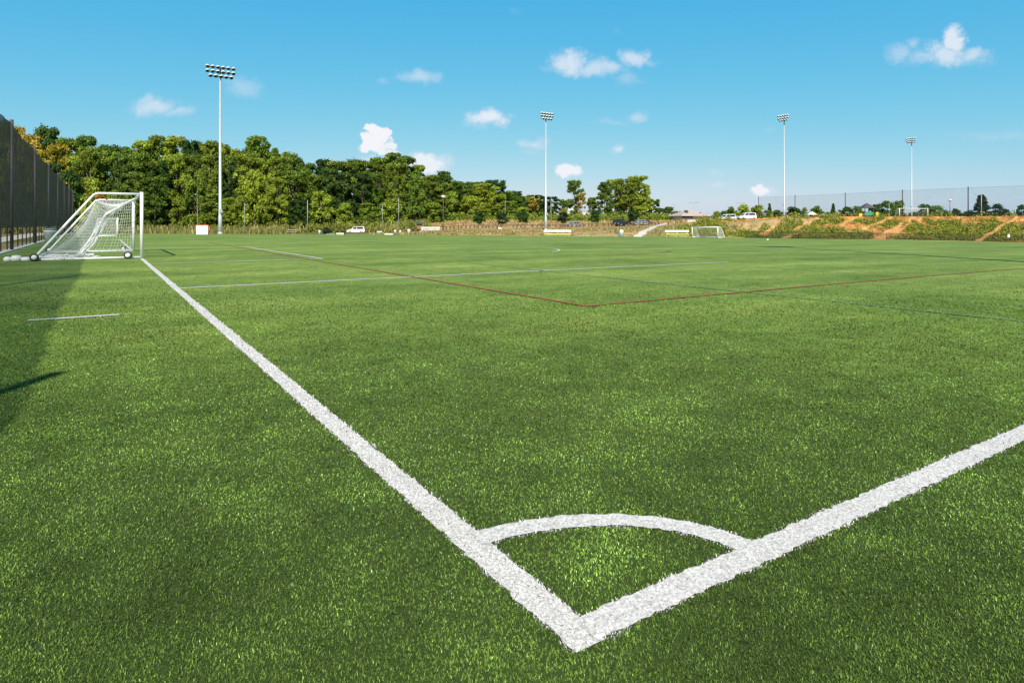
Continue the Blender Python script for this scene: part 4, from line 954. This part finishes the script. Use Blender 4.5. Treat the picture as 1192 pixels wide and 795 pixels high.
# small white tent and playground on the plateau
tp = thing('canopy_tent', 'small white peaked tent on the upper field right of the second netting post', 'tent', at(944, 165)); s_ = 1.2
MB().add([(-s_,-s_,.7),(s_,-s_,.7),(s_,s_,.7),(-s_,s_,.7),(.3,0,1.55)], [(0,1,4),(1,2,4),(2,3,4),(3,0,4),(3,2,1,0)]).build('canopy', M['white'], tp)
for a__ in (-1, 1):
    for b__ in (-1, 1): MB().tube([(a__*1.1, b__*1.1, 0), (a__*1.1, b__*1.1, .75)], .05, 6).build('leg', M['white'], tp)
for u, lb in ((958.5, 'low white marker post right of the white tent'), (930, 'low white marker post left of the white tent'), (972.5, 'low white marker post beside the pointed small tree')):
    t = thing('marker_post', lb, 'post', at(u, 160), 0, 'white marker posts'); MB().tube([(0,0,-.1), (0,0,.9)], .17, 8).build('post_shaft', M['white'], t); MB().lathe([(.19, .9), (.19, 1.0), (.05, 1.1)], 8).build('cap', M['grey'], t)
pg = thing('playground', 'small playground with dark roof, green panels and yellow slide on the upper field', 'playground', at(1009, 172))
for sx in (-1, 1):
    for sy in (-1, 1): MB().tube([(sx*1.2, sy*1.2, 0), (sx*1.2, sy*1.2, 2.6)], .09, 6).build('post', M['wood'], pg)
MB().add([(-1.7,-1.7,2.5),(1.7,-1.7,2.5),(1.7,1.7,2.5),(-1.7,1.7,2.5),(0,0,3.9)], [(0,1,4),(1,2,4),(2,3,4),(3,0,4),(3,2,1,0)]).build('roof', M['roofd'], pg)
MB().box((0, -1.2, .9), (2.2, .08, .9)).build('panel', M['greenp'], pg); MB().box((2.6, -1.0, .7), (.9, .1, 1.0)).build('panel', M['greenp'], pg)
MB().box((1.9, -1.4, .75), (.7, .5, 1.2)).build('slide', M['yellp'], pg); MB().box((-2.4, -1.2, .6), (.8, .3, .9)).build('panel', M['yellp'], pg)
# two stray balls
for i, (u, v, lb) in enumerate(((893.5, 280.3, 'white ball lying near the foot of the dirt bank'),)):
    Y = gp(u, v); p = Vector(((u-CX)/FX*Y, Y, 0)); p.z = float(field_z(p.x, p.y)); t = thing('ball', lb, 'ball', p, 0, 'white balls on the pitch')
    MB().lathe([(.02,.0)]+[(.12*math.sin(a), .12-.12*math.cos(a)) for a in np.linspace(.25, PI-.25, 9)]+[(.02,.24)], 14).build('ball_shell', M['white'], t, True)

# ------------------------------------------------------------------ light, sky, camera
sdir = Vector((-.03*math.cos(sunel), math.cos(sunel), -math.sin(sunel)))
sl = bpy.data.lights.new('sun', 'SUN'); sl.energy = 4.9; sl.angle = R(.53); sl.color = (1, .95, .85)
so = bpy.data.objects.new('sun', sl); COL.objects.link(so); so.rotation_euler = sdir.to_track_quat('-Z', 'Y').to_euler()
W = bpy.data.worlds.new('World'); S.world = W; W.use_nodes = True; nt = W.node_tree; nt.nodes.clear(); L = nt.links
out = N(nt, 'ShaderNodeOutputWorld'); bg = N(nt, 'ShaderNodeBackground'); STR = .1; bg.inputs[1].default_value = STR; L.new(bg.outputs[0], out.inputs[0])
sky = N(nt, 'ShaderNodeTexSky', sky_type='NISHITA'); sky.sun_disc = False; sky.sun_elevation = sunel; sky.sun_rotation = R(178.3); sky.air_density = 1.0; sky.dust_density = .6; sky.ozone_density = 1.6
tc = N(nt, 'ShaderNodeTexCoord'); sp = N(nt, 'ShaderNodeSeparateXYZ'); L.new(tc.outputs['Generated'], sp.inputs[0])
def ma(op, a, b=None):
    n = N(nt, 'ShaderNodeMath', operation=op)
    for i, x in enumerate((a, b)):
        if x is None: continue
        if isinstance(x, (int, float)): n.inputs[i].default_value = x
        else: L.new(x, n.inputs[i])
    return n.outputs[0]
ysafe = ma('MAXIMUM', sp.outputs[1], .02)
cu = ma('DIVIDE', sp.outputs[0], ysafe); cv = ma('DIVIDE', sp.outputs[2], ysafe)
cmb = N(nt, 'ShaderNodeCombineXYZ'); L.new(cu, cmb.inputs[0]); L.new(cv, cmb.inputs[1])
def wnoise(sc, det, rg=.55, w=0.0):
    n = N(nt, 'ShaderNodeTexNoise'); n.inputs['Scale'].default_value = sc; n.inputs['Detail'].default_value = det; n.inputs['Roughness'].default_value = rg
    mp = N(nt, 'ShaderNodeVectorMath', operation='ADD'); mp.inputs[1].default_value = (w, w*.7, w*.3); L.new(cmb.outputs[0], mp.inputs[0]); L.new(mp.outputs[0], n.inputs['Vector']); return n
n1 = wnoise(45, 8, .68); n2 = wnoise(16, 3, .5, 5.0)
edge = ma('ADD', ma('MULTIPLY', ma('SUBTRACT', n1.outputs[0], .5), 1.5), ma('MULTIPLY', ma('SUBTRACT', n2.outputs[0], .5), .9))
CL = [ # u, v, rx, ry, opacity, softness
 (180,125,30,11,.62,.8),(205,131,26,7,.5,.8),(170,118,12,9,.5,.8),(283,101,24,13,.38,.9),(272,95,14,8,.3,.9),(490,90,30,8,.55,.8),(446,97,10,5,.25,.9),
 (432,151,7,6,1.0,.4),(443,155,8,7,1.0,.4),(426,162,8,8,1.0,.4),(437,166,14,11,1.0,.4),(427,172,10,7,1.0,.4),(448,173,9,7,.95,.5),(456,178,7,3,.9,.6),(430,186,20,6,.5,.7),(493,191,30,11,.9,.6),(505,187,22,9,.7,.6),
 (567,137,24,11,.86,.7),(556,145,20,7,.3,.9),(665,76,24,14,.75,.6),(692,80,34,12,.62,.7),(646,80,18,7,.35,.9),(737,68,18,11,.68,.7),(752,73,16,5,.35,.9),(733,92,16,9,.35,.9),
 (621,168,17,8,.6,.9),(618,178,15,7,.25,.9),(664,198,16,8,.95,.55),(738,138,16,7,.45,.8),(716,143,20,5,.28,.9),(718,174,12,6,.75,.7),
 (1048,62,20,11,.42,.8),(1060,50,10,8,.4,.8),(1078,66,30,12,.5,.8),(1110,48,13,17,.82,.5),(1100,62,26,15,.72,.6),(1132,67,24,11,.62,.7),
 (835,200,14,5,.45,.9),(838,215,18,5,.42,.9),(884,223,15,7,.95,.6),(893,152,8,5,.2,.9),(925,222,10,4,.2,.9),(1160,157,60,7,.22,1.0),(1065,214,22,10,.12,1.0),(600,15,10,5,.1,1),(718,38,8,5,.1,1),
 (1290,110,50,16,.6,.7),(-90,70,60,15,.6,.7),(380,-90,60,20,.6,.7)]
dn = wnoise(22, 4, .6, 9.0); dv = N(nt, 'ShaderNodeVectorMath', operation='SUBTRACT'); dv.inputs[1].default_value = (.5, .5, .5); L.new(dn.outputs['Color'], dv.inputs[0])
ds = N(nt, 'ShaderNodeVectorMath', operation='MULTIPLY'); ds.inputs[1].default_value = (.05, .026, 0); L.new(dv.outputs[0], ds.inputs[0])
da_ = N(nt, 'ShaderNodeVectorMath', operation='ADD'); L.new(cmb.outputs[0], da_.inputs[0]); L.new(ds.outputs[0], da_.inputs[1])
acc = None
for (u, v, rx, ry, op, sf_) in CL:
    rx *= 1.17; ry *= 1.17
    su = N(nt, 'ShaderNodeVectorMath', operation='SUBTRACT'); su.inputs[1].default_value = ((u-CX)/FX, (HV-v)/FX, 0); L.new(da_.outputs[0], su.inputs[0])
    mu = N(nt, 'ShaderNodeVectorMath', operation='MULTIPLY'); mu.inputs[1].default_value = (FX/rx, FX/ry, 0); L.new(su.outputs[0], mu.inputs[0])
    le = N(nt, 'ShaderNodeVectorMath', operation='LENGTH'); L.new(mu.outputs[0], le.inputs[0])
    d = ma('SUBTRACT', le.outputs['Value'], edge)
    mr = N(nt, 'ShaderNodeMapRange', interpolation_type='SMOOTHSTEP'); mr.inputs[1].default_value = 1.15; mr.inputs[2].default_value = 1.15-sf_*(1.0 if op > .88 else 1.45); mr.inputs[3].default_value = 0; mr.inputs[4].default_value = op*.95
    L.new(d, mr.inputs[0]); acc = mr.outputs[0] if acc is None else ma('MAXIMUM', acc, mr.outputs[0])
front = ma('GREATER_THAN', sp.outputs[1], .02); acc = ma('MULTIPLY', acc, front)
# colour of the sky: keep the Nishita gradient, nudge towards the photograph's cyan
gam = N(nt, 'ShaderNodeGamma'); gam.inputs[1].default_value = 1.0; L.new(sky.outputs[0], gam.inputs[0])
mulc = N(nt, 'ShaderNodeMix', data_type='RGBA', blend_type='MULTIPLY'); mulc.inputs[0].default_value = 1; mulc.inputs[7].default_value = (.229*1.24, 2.066*1.05, 5.33, 1)
sc_ = N(nt, 'ShaderNodeSeparateColor'); cc_ = N(nt, 'ShaderNodeCombineColor'); L.new(gam.outputs[0], sc_.inputs[0])
for i, g_ in enumerate((1.5, .50, .114)): L.new(ma('POWER', sc_.outputs[i], g_), cc_.inputs[i])
L.new(cc_.outputs[0], mulc.inputs[6])
SKYMUL = mulc
ccol = N(nt, 'ShaderNodeMix', data_type='RGBA'); ccol.inputs[6].default_value = (5.4, 6.0, 7.0, 1); ccol.inputs[7].default_value = (7.7, 7.6, 7.9, 1); L.new(acc, ccol.inputs[0])
zf = N(nt, 'ShaderNodeMapRange', interpolation_type='SMOOTHSTEP'); zf.inputs[1].default_value = .34; zf.inputs[2].default_value = .95; zf.inputs[3].default_value = 1; zf.inputs[4].default_value = .08; L.new(sp.outputs[2], zf.inputs[0])
zm = N(nt, 'ShaderNodeVectorMath', operation='SCALE'); L.new(mulc.outputs[2], zm.inputs[0]); L.new(zf.outputs[0], zm.inputs['Scale'])
fin = N(nt, 'ShaderNodeMix', data_type='RGBA'); L.new(acc, fin.inputs[0]); L.new(zm.outputs[0], fin.inputs[6]); L.new(ccol.outputs[2], fin.inputs[7]); L.new(fin.outputs[2], bg.inputs[0])

cam = bpy.data.cameras.new('camera'); co = bpy.data.objects.new('camera', cam); COL.objects.link(co); S.camera = co
co.location = (0, 0, CH); co.rotation_euler = (PI/2, 0, 0); cam.sensor_width = 36; cam.lens = FX/1192*36; cam.shift_y = -(397.5-HV)/1192; cam.clip_end = 9000; cam.clip_start = .05
S.render.engine = 'CYCLES'; S.render.resolution_x = 1024; S.render.resolution_y = 682
S.view_settings.view_transform = 'Standard'; S.view_settings.look = 'None'; S.view_settings.exposure = 0.3; S.view_settings.gamma = 1
S.cycles.transparent_max_bounces = 24
